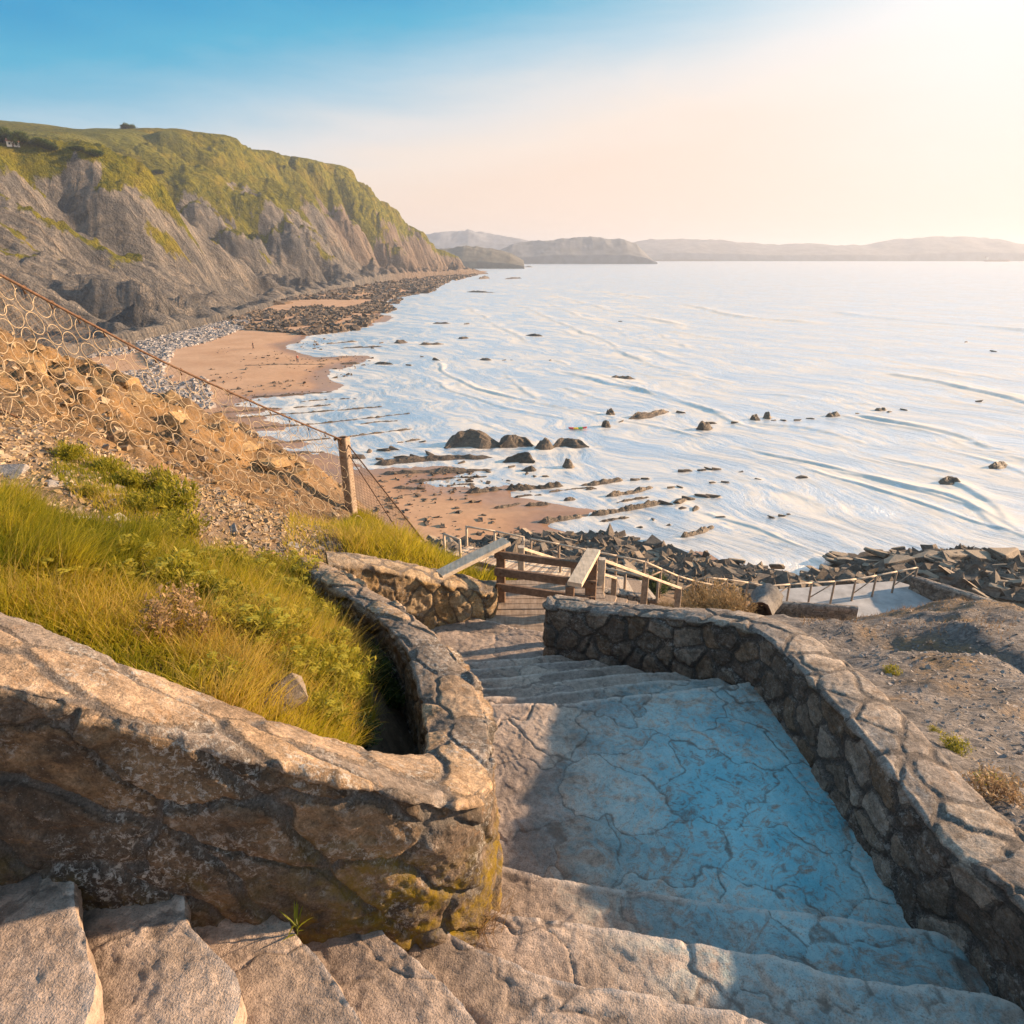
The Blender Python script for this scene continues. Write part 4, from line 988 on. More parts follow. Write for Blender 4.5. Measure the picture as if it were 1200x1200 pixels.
# ================================================================== GRASS AND PLANTS
GRASS_STOPS = [(0, (.08, .10, .010)), (.3, (.20, .205, .014)), (.55, (.36, .31, .020)), (.8, (.50, .39, .035)), (1, (.52, .37, .10))]
M_GRASS = leaf_material('grass_blades', GRASS_STOPS, .58)
M_LEAF = leaf_material('fennel_leaves', [(0, (.06, .08, .010)), (.45, (.19, .20, .016)), (.8, (.32, .28, .022)), (1, (.42, .34, .035))], .5)
M_DARKLEAF = leaf_material('bramble_leaves', [(0, (.02, .04, .012)), (.6, (.05, .085, .02)), (1, (.10, .13, .03))], .4)
M_UMBEL = leaf_material('fennel_flowers', [(0, (.42, .36, .03)), (1, (.62, .52, .07))], .3)
M_DRY = leaf_material('dry_stalks', [(0, (.19, .115, .06)), (.5, (.30, .19, .095)), (1, (.42, .28, .14))], .35)
M_DRYGREEN = leaf_material('dry_bush', [(0, (.13, .10, .03)), (.5, (.25, .16, .06)), (1, (.36, .235, .10))], .35)

def scatter(poly, n, xr, yr, keep=None):
    out = np.zeros((0, 3))
    for _ in range(12):
        x = rng.uniform(*xr, n); y = rng.uniform(*yr, n)
        P = np.stack([x, y, terrain(x, y)], 1)
        ok = inpx(P, poly) & ~in_poly(x, y, FOOT)
        if keep is not None: ok &= keep(P)
        out = np.vstack([out, P[ok]])
        if len(out) >= n: break
    return out[:n]
def blades(P, h, w, lean, curl, tint, az=None):
    """curved tapering blades; returns verts, quads, tris, tint per vertex"""
    n = len(P); az = rng.uniform(0, 2 * np.pi, n) if az is None else az
    d = np.stack([np.cos(az), np.sin(az), np.zeros(n)], 1); sd_ = np.stack([-np.sin(az), np.cos(az), np.zeros(n)], 1)
    V = np.empty((n, 7, 3)); T = np.repeat(tint[:, None], 7, 1)
    for i, f in enumerate((0, .4, .75, 1.0)):
        c = P + d * (h * (lean * f + curl * f * f))[:, None]
        c[:, 2] += h * f * (1 - .35 * curl * f)
        if i < 3:
            ww = w * (1, .85, .5)[i]
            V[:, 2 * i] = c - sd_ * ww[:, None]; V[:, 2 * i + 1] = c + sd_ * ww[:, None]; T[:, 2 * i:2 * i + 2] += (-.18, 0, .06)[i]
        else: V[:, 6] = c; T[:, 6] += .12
    b = np.arange(n)[:, None] * 7
    q = np.concatenate([b + np.array([[0, 1, 3, 2]]), b + np.array([[2, 3, 5, 4]])]); t = b + np.array([[4, 5, 6]])
    return V.reshape(-1, 3), q, t, np.clip(T.ravel(), 0, 1)
DRY_P = []
def grass_field():
    parts = []
    def add(P, hlo, hhi, w0, t0, tsp, wind=.5):
        x, y = P[:, 0], P[:, 1]
        cl = fbm(x * 1.6, y * 1.6, 3, 101); cl2 = fbm(x * .55, y * .55, 2, 103)
        h = rng.uniform(hlo, hhi, len(P)) * np.clip(.85 + .55 * cl, .35, 1.6)
        tint = np.clip(t0 + tsp * (cl * .45 + cl2 * .5) + rng.normal(0, .13, len(P)), 0, 1)
        az = rng.uniform(0, 2 * np.pi, len(P)); az = np.where(rng.random(len(P)) < wind, rng.normal(-.5, .8, len(P)) + 1.5 * fbm(x * .9, y * .9, 2, 105), az)
        parts.append(blades(P, h, w0 * rng.uniform(.6, 1.3, len(P)), rng.uniform(.05, .55, len(P)), rng.uniform(.05, .75, len(P)), tint, az))
    near = scatter(GRASS_PX, 64000, (-5.5, -.6), (1.9, 7.2)); add(near, .08, .18, .0024, .58, .75)
    tall = near[rng.random(len(near)) < .05]; add(tall, .22, .34, .0016, .85, .3); dead = near[rng.random(len(near)) < .06]; add(dead, .10, .24, .0022, 1.0, .05); broad = near[rng.random(len(near)) < .05]; add(broad, .08, .17, .006, .35, .5)
    # coarse long clump at the upper left, pale tuft in the middle, ragged fringe over the wall top
    u, v, t_ = project(near); c1 = near[(np.hypot((u - 70) / 110, (v - 640) / 50) < 1)]; add(c1, .18, .32, .003, .45, .5, .9)
    c2 = near[np.hypot((u - 285) / 70, (v - 765) / 40) < 1]; add(c2, .15, .28, .0024, .85, .25, .9)
    kn = scatter(KNOLL_PX, 28000, (-3.2, .3), (6.1, 12.5)); add(kn, .14, .30, .0045, .58, .5)
    gu = scatter(GULLY_PX, 9000, (-.6, 4), (7.5, 20)); add(gu, .2, .4, .010, .5, .5)
    we = scatter(WEED_PX, 5000, (-6, -2.2), (4.5, 10)); add(we, .05, .14, .003, .55, .5)
    dr = scatter([(930, 700), (1190, 690), (1190, 760), (1080, 742), (1000, 750), (940, 735)], 2600, (4, 22), (8, 26), lambda P: fbm(P[:, 0] * .5, P[:, 1] * .5, 3, 21) > .05)
    DRY_P.append(dr)
    dl = scatter([(340, 600), (400, 610), (400, 660), (330, 655)], 1500, (-4.5, -1.5), (5.5, 11.5)); add(dl, .08, .2, .004, .85, .3)
    vs, qs, ts, tn, k = [], [], [], [], 0
    for V, q, t, c in parts: vs.append(V); qs.append(q + k); ts.append(t + k); tn.append(c); k += len(V)
    o = mesh_np('grass', np.vstack(vs), [np.vstack(qs), np.vstack(ts)], M_GRASS, None, True, dict(tint=np.concatenate(tn))); tag(o, kind='stuff')
grass_field()
def dry_grass():
    P = DRY_P[0]; n = len(P)
    V, q, t, c = blades(P, rng.uniform(.06, .17, n), rng.uniform(.003, .006, n), rng.uniform(.1, .8, n), rng.uniform(.1, .7, n), rng.uniform(0, .8, n))
    tag(mesh_np('dry_grass', V, [q, t], M_DRY, None, True, dict(tint=c)), kind='stuff')
dry_grass()

def sprig_mesh(name, n_stem, h, spread, leaf, n_leaf, mat, parent, tlo=.2, thi=.9, fat=.35):
    """stems with many small leaves up their length"""
    vs, qs, ts, tn, k = [], [], [], [], 0
    tips = []
    for i in range(n_stem):
        a = rng.uniform(0, 2 * np.pi); r = spread * math.sqrt(rng.random()); hh = h * rng.uniform(.6, 1.05) * (1 - .35 * (r / spread) ** 2)
        tip = np.array([r * math.cos(a), r * math.sin(a), hh]); root = tip * (.25, .25, 0)
        tips.append(tip)
        f = np.sqrt(rng.uniform(.05, 1, n_leaf))[:, None]
        c = root + (tip - root) * f + rng.normal(0, leaf * .55, (n_leaf, 3))
        n_ = len(c); az = rng.uniform(0, 2 * np.pi, n_); el = rng.uniform(-.2, 1.2, n_); L = leaf * rng.uniform(.6, 1.4, n_)
        d = np.stack([np.cos(az) * np.cos(el), np.sin(az) * np.cos(el), np.sin(el)], 1); s = np.stack([-np.sin(az), np.cos(az), rng.normal(0, .3, n_)], 1)
        V = np.stack([c, c + d * (L * .5)[:, None] + s * (L * fat * .5)[:, None], c + d * L[:, None], c + d * (L * .5)[:, None] - s * (L * fat * .5)[:, None]], 1).reshape(-1, 3)
        qs.append(np.arange(n_)[:, None] * 4 + np.array([[0, 1, 2, 3]]) + k); vs.append(V); k += len(V)
        tn.append(np.repeat(np.clip(tlo + (thi - tlo) * f[:, 0] + rng.normal(0, .12, n_), 0, 1), 4))
    return mesh_np(name, np.vstack(vs), np.vstack(qs), mat, parent, True, dict(tint=np.concatenate(tn))), tips
def stems_mesh(tips, mat, parent, r=.003):
    mb = MB()
    for t_ in tips: mb.tube(np.array([t_ * (.2, .2, 0), t_ * (.5, .5, .55), t_]), r, 4, taper=r * .5)
    return mb.build('stem', mat, parent, True)
M_STEM = plain_material('green_stem', (.13, .13, .035), .7, .3, 20)
M_TWIG = plain_material('dry_twig', (.16, .10, .06), .8, .3, 20)
def umbel(parent, tip, r):
    n = 26; a = rng.uniform(0, 2 * np.pi, n); rr = r * np.sqrt(rng.random(n))
    c = tip + np.stack([rr * np.cos(a), rr * np.sin(a), r * .25 * (1 - (rr / r) ** 2) + rng.normal(0, r * .06, n)], 1)
    s = r * .22
    V = (c[:, None] + np.array([[-s, -s, 0], [s, -s, 0.3 * s], [s, s, 0], [-s, s, .3 * s]])[None]).reshape(-1, 3)
    return mesh_np('flower_head', V, np.arange(n)[:, None] * 4 + np.array([[0, 1, 2, 3]]), M_UMBEL, parent, True, dict(tint=np.repeat(rng.random(n), 4)))
def fennel(h, spread):
    r = thing('sea_fennel', (0, 0, 0), 'yellow-green sea fennel clump with flat flower heads in the grass bank', 'plant', 'sea fennel clumps in the grass bank')
    _, tips = sprig_mesh('foliage', 46, h, spread, .042, 26, M_LEAF, r, fat=.22)
    stems_mesh(tips[::2], M_STEM, r)
    for t_ in tips[:9]: umbel(r, t_ * (1, 1, 1.12) + (0, 0, .02), .028)
    return r
def leafy(name, label, cat, group, h, spread, leaf, mat, smat, n_stem=50, n_leaf=26, fat=.4, tlo=.1, thi=.9):
    r = thing(name, (0, 0, 0), label, cat, group)
    _, tips = sprig_mesh('foliage', n_stem, h, spread, leaf, n_leaf, mat, r, tlo, thi, fat)
    stems_mesh(tips[::2], smat, r, max(.003, h * .008))
    return r
def set_on(o, u, v, t0, sc, sink=.03, label=None, group=None):
    """stand it where the ground meets the sight line near depth t0"""
    best = None
    for t_ in np.linspace(t0 * .75, t0 * 1.3, 90):
        p = at(u, v, t_); d = p[2] - terrain(p[0], p[1])
        if d <= 0: best = p; break
    p = at(u, v, t0) if best is None else best
    p[2] = float(terrain(p[0], p[1])) - sink
    o.location = p; o.scale = (sc, sc, sc * rng.uniform(.85, 1.15)); o.rotation_euler = (0, 0, rng.uniform(0, 6.28))
    if label: o['label'] = label
    if group: o['group'] = group
    return o
protos = [fennel(.20, .16), fennel(.16, .13), fennel(.24, .15)]
spots = [(300, 690, 5.3), (330, 700, 5.2), (352, 712, 5.0), (268, 676, 5.4), (240, 668, 5.6), (372, 735, 4.7), (388, 760, 4.4), (345, 745, 4.7), (310, 735, 4.8), (405, 800, 4.0), (285, 720, 4.9),
         (398, 822, 3.9), (200, 690, 5.0), (150, 668, 5.2), (360, 690, 5.6), (250, 745, 4.3), (180, 735, 4.0), (375, 850, 3.6), (325, 800, 3.9), (92, 650, 4.7), (262, 815, 3.6), (225, 700, 4.8), (315, 665, 5.8), (338, 770, 4.3), (352, 790, 4.1), (372, 800, 4.0), (300, 765, 4.2), (278, 745, 4.5), (395, 790, 4.1), (385, 850, 3.6), (345, 668, 5.8), (365, 780, 4.2), (255, 715, 4.7), (130, 690, 4.4), (60, 690, 4.2), (30, 640, 4.6)]
used = set()
def take(pl, k):
    i = k % len(pl)
    if i not in used_by.setdefault(id(pl), set()): used_by[id(pl)].add(i); return pl[i]
    return copy_tree(pl[i])
used_by = {}
for k, (u, v, t0) in enumerate(spots): set_on(take(protos, k), u, v, t0, rng.uniform(.75, 1.15))
weeds = [leafy('shrubby_weed', 'low yellow-green weed clump spreading over the stony slope above the grass', 'plant', 'weed clumps on the stony slope', .28, .24, .05, M_LEAF, M_STEM, 60, 26, .3) for _ in range(2)]
for k, (u, v, t0, s) in enumerate([(185, 580, 7.4, 1.0), (205, 605, 7.2, 1.15), (150, 572, 7.2, .8), (128, 555, 7.0, .75), (212, 632, 6.6, .9), (85, 540, 6.6, .7), (165, 600, 6.7, .65), (190, 640, 6.2, .8), (105, 580, 6.3, .45)]):
    set_on(take(weeds, k), u, v, t0, s)
dk = [leafy('leafy_bush', 'dark leafy bush growing in the shaded drain behind the curving parapet', 'plant', 'bushes in the shaded drain', .42, .24, .05, M_DARKLEAF, M_STEM, 60, 26, .35) for _ in range(2)]
for k, (u, v, t0, s) in enumerate([(440, 800, 4.2, .55), (455, 765, 4.6, .6), (432, 750, 4.9, .55), (425, 872, 3.4, .45), (408, 730, 5.2, .5)]):
    set_on(take(dk, k), u, v, t0, s)
db = [leafy('dry_bush', 'bushy tuft of golden dry scrub beyond the long rubble parapet', 'bush', 'dry scrub beyond the long parapet', 1.0, .85, .12, M_DRYGREEN, M_TWIG, 110, 30, .16) for _ in range(2)]
for k, (u, v, t0, s) in enumerate([(835, 722, 19, 1.0), (815, 722, 18, .72), (855, 724, 20, .7), (780, 722, 18, .4), (755, 722, 17, .35)]):
    set_on(take(db, k), u, v, t0, s)
gb = [leafy('green_bush', 'green bush between the railing posts at the end of the boardwalk', 'bush', None, .9, .75, .11, M_DARKLEAF, M_TWIG, 90, 30, .4)]
set_on(gb[0], 768, 695, 27.5, 1.0)
for lab, u, v, t0, s in (('small green tussock highest on the grey shale mound', 1045, 790, 8.5, .55), ('round green tussock beside the paved top of the long parapet', 1120, 878, 5.0, .55), ('tiny green tussock just above the rounder one on the shale', 1097, 857, 5.6, .3), ('yellowish tussock near the right edge low on the shale mound', 1158, 918, 4.2, .45)):
    set_on(leafy('tussock', lab, 'plant', None, .12, .13, .03, M_LEAF, M_STEM, 40, 22, .25), u, v, t0, s * 1.6)
br = leafy('brown_bush', 'brown withered bush low on the shale mound by the parapet', 'bush', None, .22, .2, .04, M_DRY, M_TWIG, 50, 24, .2); set_on(br, 1165, 935, 4.0, .9)
# dried stems in the grass
for k, (u, v, t0) in enumerate([(205, 745, 4.1), (222, 735, 4.2), (190, 760, 3.9), (235, 760, 4.0)]):
    o = leafy('dry_weed', 'tall brown withered weed standing in the middle of the grass bank', 'plant', 'withered weeds in the grass bank', .32, .09, .022, M_DRY, M_TWIG, 16, 26, .5); set_on(o, u, v, t0, 1.0)
# sprout by the steps, dry tuft at the corner
def sprout():
    r = thing('sprout', (-.80, 1.73, H - 2.36), 'fresh green sprout growing where a step meets the dark parapet', 'plant')
    n = 9; P = np.zeros((n, 3)); P[:, 2] = np.linspace(0, .07, n)
    V, q, t, c = blades(P, rng.uniform(.05, .09, n), np.full(n, .0045), rng.uniform(.2, .7, n), rng.uniform(.3, .8, n), np.full(n, .45))
    mesh_np('leaf', V, [q, t], M_LEAF, r, True, dict(tint=c)); MB().tube([(0, 0, 0), (.005, 0, .05), (0, .01, .08)], .0025, 5).build('stem', M_STEM, r, True)
    r2 = thing('dry_tuft', (-.16, 2.08, H - 2.8), 'tuft of straw-coloured dead grass at the foot of the mossy wall corner', 'plant')
    n = 160; P = np.stack([rng.normal(0, .05, n), rng.normal(0, .04, n), np.zeros(n)], 1)
    V, q, t, c = blades(P, rng.uniform(.06, .2, n), np.full(n, .0016), rng.uniform(.1, .9, n), rng.uniform(0, .6, n), rng.uniform(.2, 1, n), rng.normal(-.6, 1.3, n)); mesh_np('blades', V, [q, t], M_DRY, r2, True, dict(tint=c))
sprout()

# ================================================================== STONES ON THE SLOPES
def chips(name, P, smin, smax, flat, mat, tilt=.5, power=2.2, yaw=None, jit=.27):
    n = len(P)
    s = smin + (smax - smin) * rng.random(n) ** power
    B = np.array([[-1, -1, -1], [1, -1, -1], [1, 1, -1], [-1, 1, -1], [-1, -1, 1], [1, -1, 1], [1, 1, 1], [-1, 1, 1]], float) * .5
    V = B[None] + rng.uniform(-jit, jit, (n, 8, 3))
    V = V * np.stack([s * rng.uniform(.8, 1.6, n), s * rng.uniform(.5, 1.0, n), s * flat * rng.uniform(.6, 1.5, n)], 1)[:, None]
    a = rng.uniform(0, 2 * np.pi, n) if yaw is None else rng.normal(yaw, .5, n)
    tx, ty = rng.normal(0, tilt, n), rng.normal(0, tilt, n)
    R = np.array([Matrix.Rotation(q, 3, 'Z') @ Matrix.Rotation(w, 3, 'X') @ Matrix.Rotation(e, 3, 'Y') for q, w, e in zip(a, tx, ty)])
    V = np.einsum('nij,nkj->nki', R, V) + P[:, None]
    Fq = np.array([[0, 3, 2, 1], [4, 5, 6, 7], [0, 1, 5, 4], [1, 2, 6, 5], [2, 3, 7, 6], [3, 0, 4, 7]])
    F_ = (np.arange(n)[:, None, None] * 8 + Fq[None]).reshape(-1, 4)
    return mesh_np(name, V.reshape(-1, 3), F_, mat, None, False, dict(sid=np.repeat(rng.random(n), 8)))
def chip_material(name, tones):
    m, t, out = new_mat(name); p = t.pos()
    c = t.ramp(t.attr('sid'), tones, 'CONSTANT'); n = t.noise(p, 30, 4, .7)
    c = t.mix(.8, c, t.ramp(n, [(.3, .6), (.7, 1.3)]), 'MULTIPLY'); t.bsdf(out, c, .9, t.bump(n, .5, .01), .2); return m
M_CHIP = chip_material('ochre_chips', [(0, (.26, .19, .12)), (.2, (.34, .235, .13)), (.4, (.22, .18, .145)), (.6, (.40, .31, .21)), (.8, (.30, .21, .11))])
M_SHALE = chip_material('shale_chips', [(0, (.25, .225, .205)), (.2, (.32, .28, .25)), (.45, (.20, .18, .17)), (.65, (.37, .31, .265)), (.85, (.28, .24, .21))])
SLOPE_PX = [(-150, 430), (0, 478), (100, 515), (200, 552), (330, 600), (405, 615), (400, 650), (370, 665), (240, 660), (235, 630), (160, 600), (0, 600), (-150, 560)]
P = scatter(SLOPE_PX, 12000, (-8.5, -1.7), (3.6, 12)); tag(chips('scree', P, .010, .06, .35, M_CHIP), kind='stuff')
RIDGE_PX = [(-100, 380), (0, 380), (100, 425), (250, 488), (330, 520), (400, 560), (402, 615), (330, 598), (200, 553), (100, 518), (0, 478), (-100, 440)]
P = scatter(RIDGE_PX, 1500, (-11, -2.5), (6.5, 15)); tag(chips('scree', P, .02, .13, .45, M_CHIP, .35, 3.0), kind='stuff')
MOUND_PX = [(940, 730), (1030, 705), (1230, 690), (1300, 1100), (1190, 980), (1120, 880), (1040, 800)]
P = scatter(MOUND_PX, 7000, (2.35, 14), (1.5, 19), lambda P: rng.random(len(P)) < np.clip(9 / np.hypot(P[:, 0], P[:, 1]) , .3, 1)); tag(chips('shale_scree', P, .008, .05, .25, M_SHALE, .35, 2.4, .7), kind='stuff')

# ================================================================== RING NET FENCE
def net_fence():
    M_RING = plain_material('pale_ring_wire', (.44, .34, .22), .55, .3, 30)
    M_WIRE = plain_material('rusted_wire', (.26, .17, .10), .6, .4, 30)
    bot = np.array([at(u, v, t_) for u, v, t_ in ((-150, 425, 6.3), (0, 482, 7.4), (100, 521, 8.5), (200, 556, 9.5), (330, 601, 11), (404, 616, 12))])
    top = np.array([at(u, v, t_) for u, v, t_ in ((-150, 245, 5.9), (0, 322, 7.1), (100, 376, 8.2), (200, 428, 9.3), (330, 486, 10.9), (402, 516, 11.95))])
    nS = 400; Bc, Tc = catmull(bot, nS), catmull(top, nS)
    arc = np.concatenate([[0], np.cumsum(np.linalg.norm(np.diff(Tc[:, :2], axis=0), axis=1))]); L = arc[-1]
    d = Tc[-1] - Tc[0]; d[2] = 0; d /= np.linalg.norm(d); nrm = np.array([d[1], -d[0], 0.0])    # towards the camera side
    if nrm @ (-(Tc[0] + Tc[-1]) / 2 * (1, 1, 0)) < 0: nrm = -nrm
    def pt(s, h):
        b = np.array([np.interp(s, arc, Bc[:, i]) for i in range(3)]).T; q = np.array([np.interp(s, arc, Tc[:, i]) for i in range(3)]).T
        h = np.asarray(h)[..., None] if np.ndim(h) else h
        bul = .34 * np.clip(1 - h, 0, 1) ** 2 * np.clip(h * 6, 0, 1) + .05 * np.sin(np.asarray(s) * 2.2)[..., None] * (1 - h) if np.ndim(h) else .34 * (1 - h) ** 2 * min(1, h * 6)
        return b + (q - b) * h + nrm * bul
    r = thing('ring_net_fence', at(404, 616, 12), 'rockfall fence of linked pale wire rings slung from a rusty cable to a square post', 'fence'); O = np.array(r.location)
    mb = MB(); rad = .118; sp = .225
    rows = 7
    a = np.linspace(0, 2 * np.pi, 20, endpoint=False)
    for j in range(rows):
        for i in range(int(L / sp) + 2):
            s = (i + .5 * (j % 2)) * sp + rng.normal(0, .018); h = (j + .35) / (rows - .1) + rng.normal(0, .012)
            if s < 0 or s > L or h > .97: continue
            c = pt(np.array([s]), np.array([max(h, 0.0)]))[0]
            up = np.array([np.interp(s, arc, (Tc - Bc)[:, i_]) for i_ in range(3)]); up /= np.linalg.norm(up)
            tl = np.array([np.interp(s, arc, np.gradient(Tc[:, i_], arc)) for i_ in range(3)]); tl /= np.linalg.norm(tl)
            tl = tl + nrm * rng.normal(0, .14); up = up + nrm * rng.normal(-.1 - .4 * (1 - h), .12)
            tl /= np.linalg.norm(tl); up /= np.linalg.norm(up)
            e1_, e2_ = rad * rng.uniform(.9, 1.06), rad * rng.uniform(.9, 1.06)
            mb.tube(c + np.cos(a)[:, None] * tl * e1_ + np.sin(a)[:, None] * up * e2_, 0.0044, 5, True)
            if j < 1:       # the slack foot of the net lies in heaps
                for _ in range(1):
                    c2 = c + nrm * rng.uniform(-.1, .25) + d * rng.normal(0, .08) + (0, 0, rng.uniform(-.06, .05)); t2 = tl + rng.normal(0, .6, 3); u2 = up + rng.normal(0, .9, 3)
                    t2 /= np.linalg.norm(t2); u2 = u2 - t2 * (u2 @ t2); u2 /= np.linalg.norm(u2)
                    mb.tube(c2 + np.cos(a)[:, None] * t2 * rad + np.sin(a)[:, None] * u2 * rad, .005, 5, True)
    mb.build('ring_net', M_RING, r, True, O)
    mw = MB()          # fine mesh behind the rings
    for k in range(int((L + 1.6) / .085)):
        for sg in (-1, 1):
            s0 = k * .085 - .8; hh = np.linspace(0.02, 1, 9); ss = s0 + sg * (hh - .5) * 1.5
            ok = (ss >= 0) & (ss <= L)
            if ok.sum() < 2: continue
            mw.tube(pt(ss[ok], hh[ok]) - nrm * .06, .0016, 4)
    mw.build('wire_mesh', M_WIRE, r, True, O)
    cb = MB().tube(Tc[::6] + np.array([0, 0, -.0]), .016, 6)
    cb.build('top_cable', M_STEEL, r, True, O)
    for k in range(0, nS, 22):
        MB().tube([Tc[k] + d * .02, Tc[k] + (0, 0, .02), Tc[k] - d * .025, Tc[k] - (0, 0, .07)], .014, 5).build('clip', M_STEEL, r, True, O)
    MB().tube(Bc[::8] + nrm * .06 + np.stack([0 * arc[::8], 0 * arc[::8], .03 * np.sin(arc[::8] * 3) + .02], 1), .014, 6).build('foot_cable', M_STEEL, r, True, O)
    b0, t0 = at(409, 618, 12.0), at(402.5, 512, 12.0)
    b0 = np.array([t0[0] + .02, t0[1] + .02, b0[2] - .35])
    po = MB().bar(b0, t0, .17, .17, .08, up=(0.35, 1, 0)).build('post', M_WOOD, r, False, O)
    for k in range(6):
        zz = t0 + (b0 - t0) * (.06 + .13 * k); MB().tube([zz + (-.03, -.09, 0), zz + (-.03, -.125, 0)], .016, 6).build('bolt', M_STEEL, po, True, O)
    MB().bar(t0 + (-.16, -.05, -.03), t0 + (.06, -.05, .0), .06, .05).build('bracket', M_STEEL, po, False, O)
    # stays and the triangular panel on the far side of the post
    g1, g2 = at(500, 640, 11.4), at(478, 600, 11.9)
    MB().tube(np.linspace(t0 + (.05, 0, -.12), at(508, 648, 11.3), 5), .013, 6).build('stay_cable', M_STEEL, r, True, O)
    MB().tube(np.linspace(t0 + (.05, 0, -.3), at(470, 628, 11.4), 5), .010, 6).build('stay_cable', M_STEEL, r, True, O)
    mt = MB()
    A, B_, Cc = t0 + (.06, 0, -.14), np.array([b0[0] + .08, b0[1], b0[2] + .45]), at(496, 634, 11.45)
    for k in range(1, 22):
        f = k / 22
        mt.tube([A + (B_ - A) * f, Cc + (B_ - Cc) * f * .0 + (A - Cc) * (1 - f) * .02], .0022, 4)
        mt.tube([A + (Cc - A) * f, B_ + (Cc - B_) * f], .0022, 4)
        mt.tube([A + (B_ - A) * f, A + (Cc - A) * f], .002, 4)
    mt.build('wire_mesh', M_WIRE, r, True, O)
net_fence()
# ================================================================== ROCKS
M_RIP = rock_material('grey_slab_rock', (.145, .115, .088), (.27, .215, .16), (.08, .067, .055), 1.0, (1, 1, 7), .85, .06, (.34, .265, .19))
M_TIDE = rock_material('dark_tidal_rock', (.095, .07, .05), (.19, .14, .095), (.06, .048, .038), .8, (1, 1, 5), .6, .12)
M_GOLD = rock_material('ochre_rock', (.26, .17, .085), (.40, .26, .115), (.17, .12, .08), 1.6, (1, 1, 6), .9, .05)
M_GREY = rock_material('grey_rock', (.27, .245, .225), (.38, .34, .31), (.2, .18, .17), 2.0, (1, 1, 5), .9, .03)
def hull_rock(name, mat, sx, sy, sz, n=18, boxy=.6, layers=True, sub=1):
    """a broken block: convex hull of scattered points, bevelled and roughened"""
    bm = bmesh.new()
    for i in range(n):
        p = rng.uniform(-1, 1, 3)
        k = rng.integers(3)
        if rng.random() < boxy: p[k] = np.sign(p[k]); p[(k + 1) % 3] = np.sign(p[(k + 1) % 3]) * rng.uniform(.75, 1)
        else: p /= max(1.0, np.linalg.norm(p))
        bm.verts.new((p[0] * sx / 2, p[1] * sy / 2, p[2] * sz / 2))
    r = bmesh.ops.convex_hull(bm, input=bm.verts)
    bmesh.ops.delete(bm, geom=[v for v in bm.verts if not v.link_faces], context='VERTS')
    bmesh.ops.dissolve_limit(bm, angle_limit=.12, verts=bm.verts, edges=bm.edges)
    bmesh.ops.bevel(bm, geom=bm.edges[:], offset=min(sx, sy, sz) * .06, segments=1, affect='EDGES', clamp_overlap=True)
    bmesh.ops.triangulate(bm, faces=bm.faces)
    for _ in range(sub): bmesh.ops.subdivide_edges(bm, edges=[e for e in bm.edges if e.calc_length() > min(sx, sy) * .2], cuts=1, use_grid_fill=True)
    bmesh.ops.triangulate(bm, faces=bm.faces)
    co = np.array([v.co[:] for v in bm.verts])
    s = min(sx, sy, sz); d = .10 * s * fbm(co[:, 0] / s * 1.1 + co[:, 2] / s, co[:, 1] / s * 1.1 - co[:, 2] / s, 3, int(rng.integers(200)))
    if layers: d = d + .05 * s * (np.abs(((co[:, 2] / sz * 3.5 + .2 * co[:, 0] / sx) % 1) - .5) * 2 - .5)
    nr = co / (np.linalg.norm(co, axis=1)[:, None] + 1e-6) * (1, 1, .3)
    co = co + nr * d[:, None]
    for v, c in zip(bm.verts, co): v.co = c
    me = bpy.data.meshes.new(name); bm.to_mesh(me); bm.free(); me.materials.append(mat)
    o = bpy.data.objects.new(name, me); C.objects.link(o); return o
_first = {}
def inst(proto):
    if proto.name not in _first: _first[proto.name] = 1; return proto
    c = proto.copy(); C.objects.link(c); return c
# --- bank of tumbled slabs above the beach
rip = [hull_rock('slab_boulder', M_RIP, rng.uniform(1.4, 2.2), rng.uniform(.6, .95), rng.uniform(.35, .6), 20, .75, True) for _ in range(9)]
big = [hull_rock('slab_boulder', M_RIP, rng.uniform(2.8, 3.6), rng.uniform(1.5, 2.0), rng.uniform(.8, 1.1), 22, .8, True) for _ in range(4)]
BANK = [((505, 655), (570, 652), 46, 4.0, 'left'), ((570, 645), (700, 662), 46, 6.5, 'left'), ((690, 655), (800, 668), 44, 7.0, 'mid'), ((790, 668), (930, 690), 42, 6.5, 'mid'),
        ((920, 690), (1000, 682), 42, 5.0, 'right'), ((1000, 676), (1100, 664), 43, 6.5, 'right'), ((1080, 668), (1200, 668), 41, 8.0, 'right'), ((1200, 668), (1290, 690), 40, 8, 'right')]
LAB = {'left': ('tumbled grey slab boulder on the bank behind the gangway barrier', 'slab boulders behind the gangway barrier'),
       'mid': ('tumbled grey slab boulder on the bank between the boardwalk railing and the sea', 'slab boulders beyond the boardwalk railing'),
       'right': ('tumbled grey slab boulder on the bank beyond the concrete platform', 'slab boulders beyond the concrete platform')}
nrip = 0
for (a, b, t0, wid, side) in BANK:
    p, q = at(a[0], a[1], t0), at(b[0], b[1], t0)
    d = (q - p)[:2]; L = np.linalg.norm(d); d /= L; n_ = np.array([-d[1], d[0]])
    for k in range(int(L * wid / 1.15)):
        xy = p[:2] + d * L * rng.random() + n_ * wid * rng.uniform(-.65, .6)
        if in_poly(xy[0], xy[1], PLAT): continue
        g_ = float(terrain(xy[0], xy[1])); 
        if g_ < -.3 or g_ > 5.2: continue
        if nrip >= 285: break
        o = inst(rip[int(rng.integers(len(rip)))]); nrip += 1
        o.location = (xy[0], xy[1], max(g_, .1) + rng.uniform(.0, .45)); s = rng.uniform(.45, .95)
        o.scale = (s, s, s); o.rotation_euler = (rng.normal(-.18, .2), rng.normal(.12, .2), rng.normal(-.55, .28))
        tag(o, LAB[side][0], 'boulder', LAB[side][1])
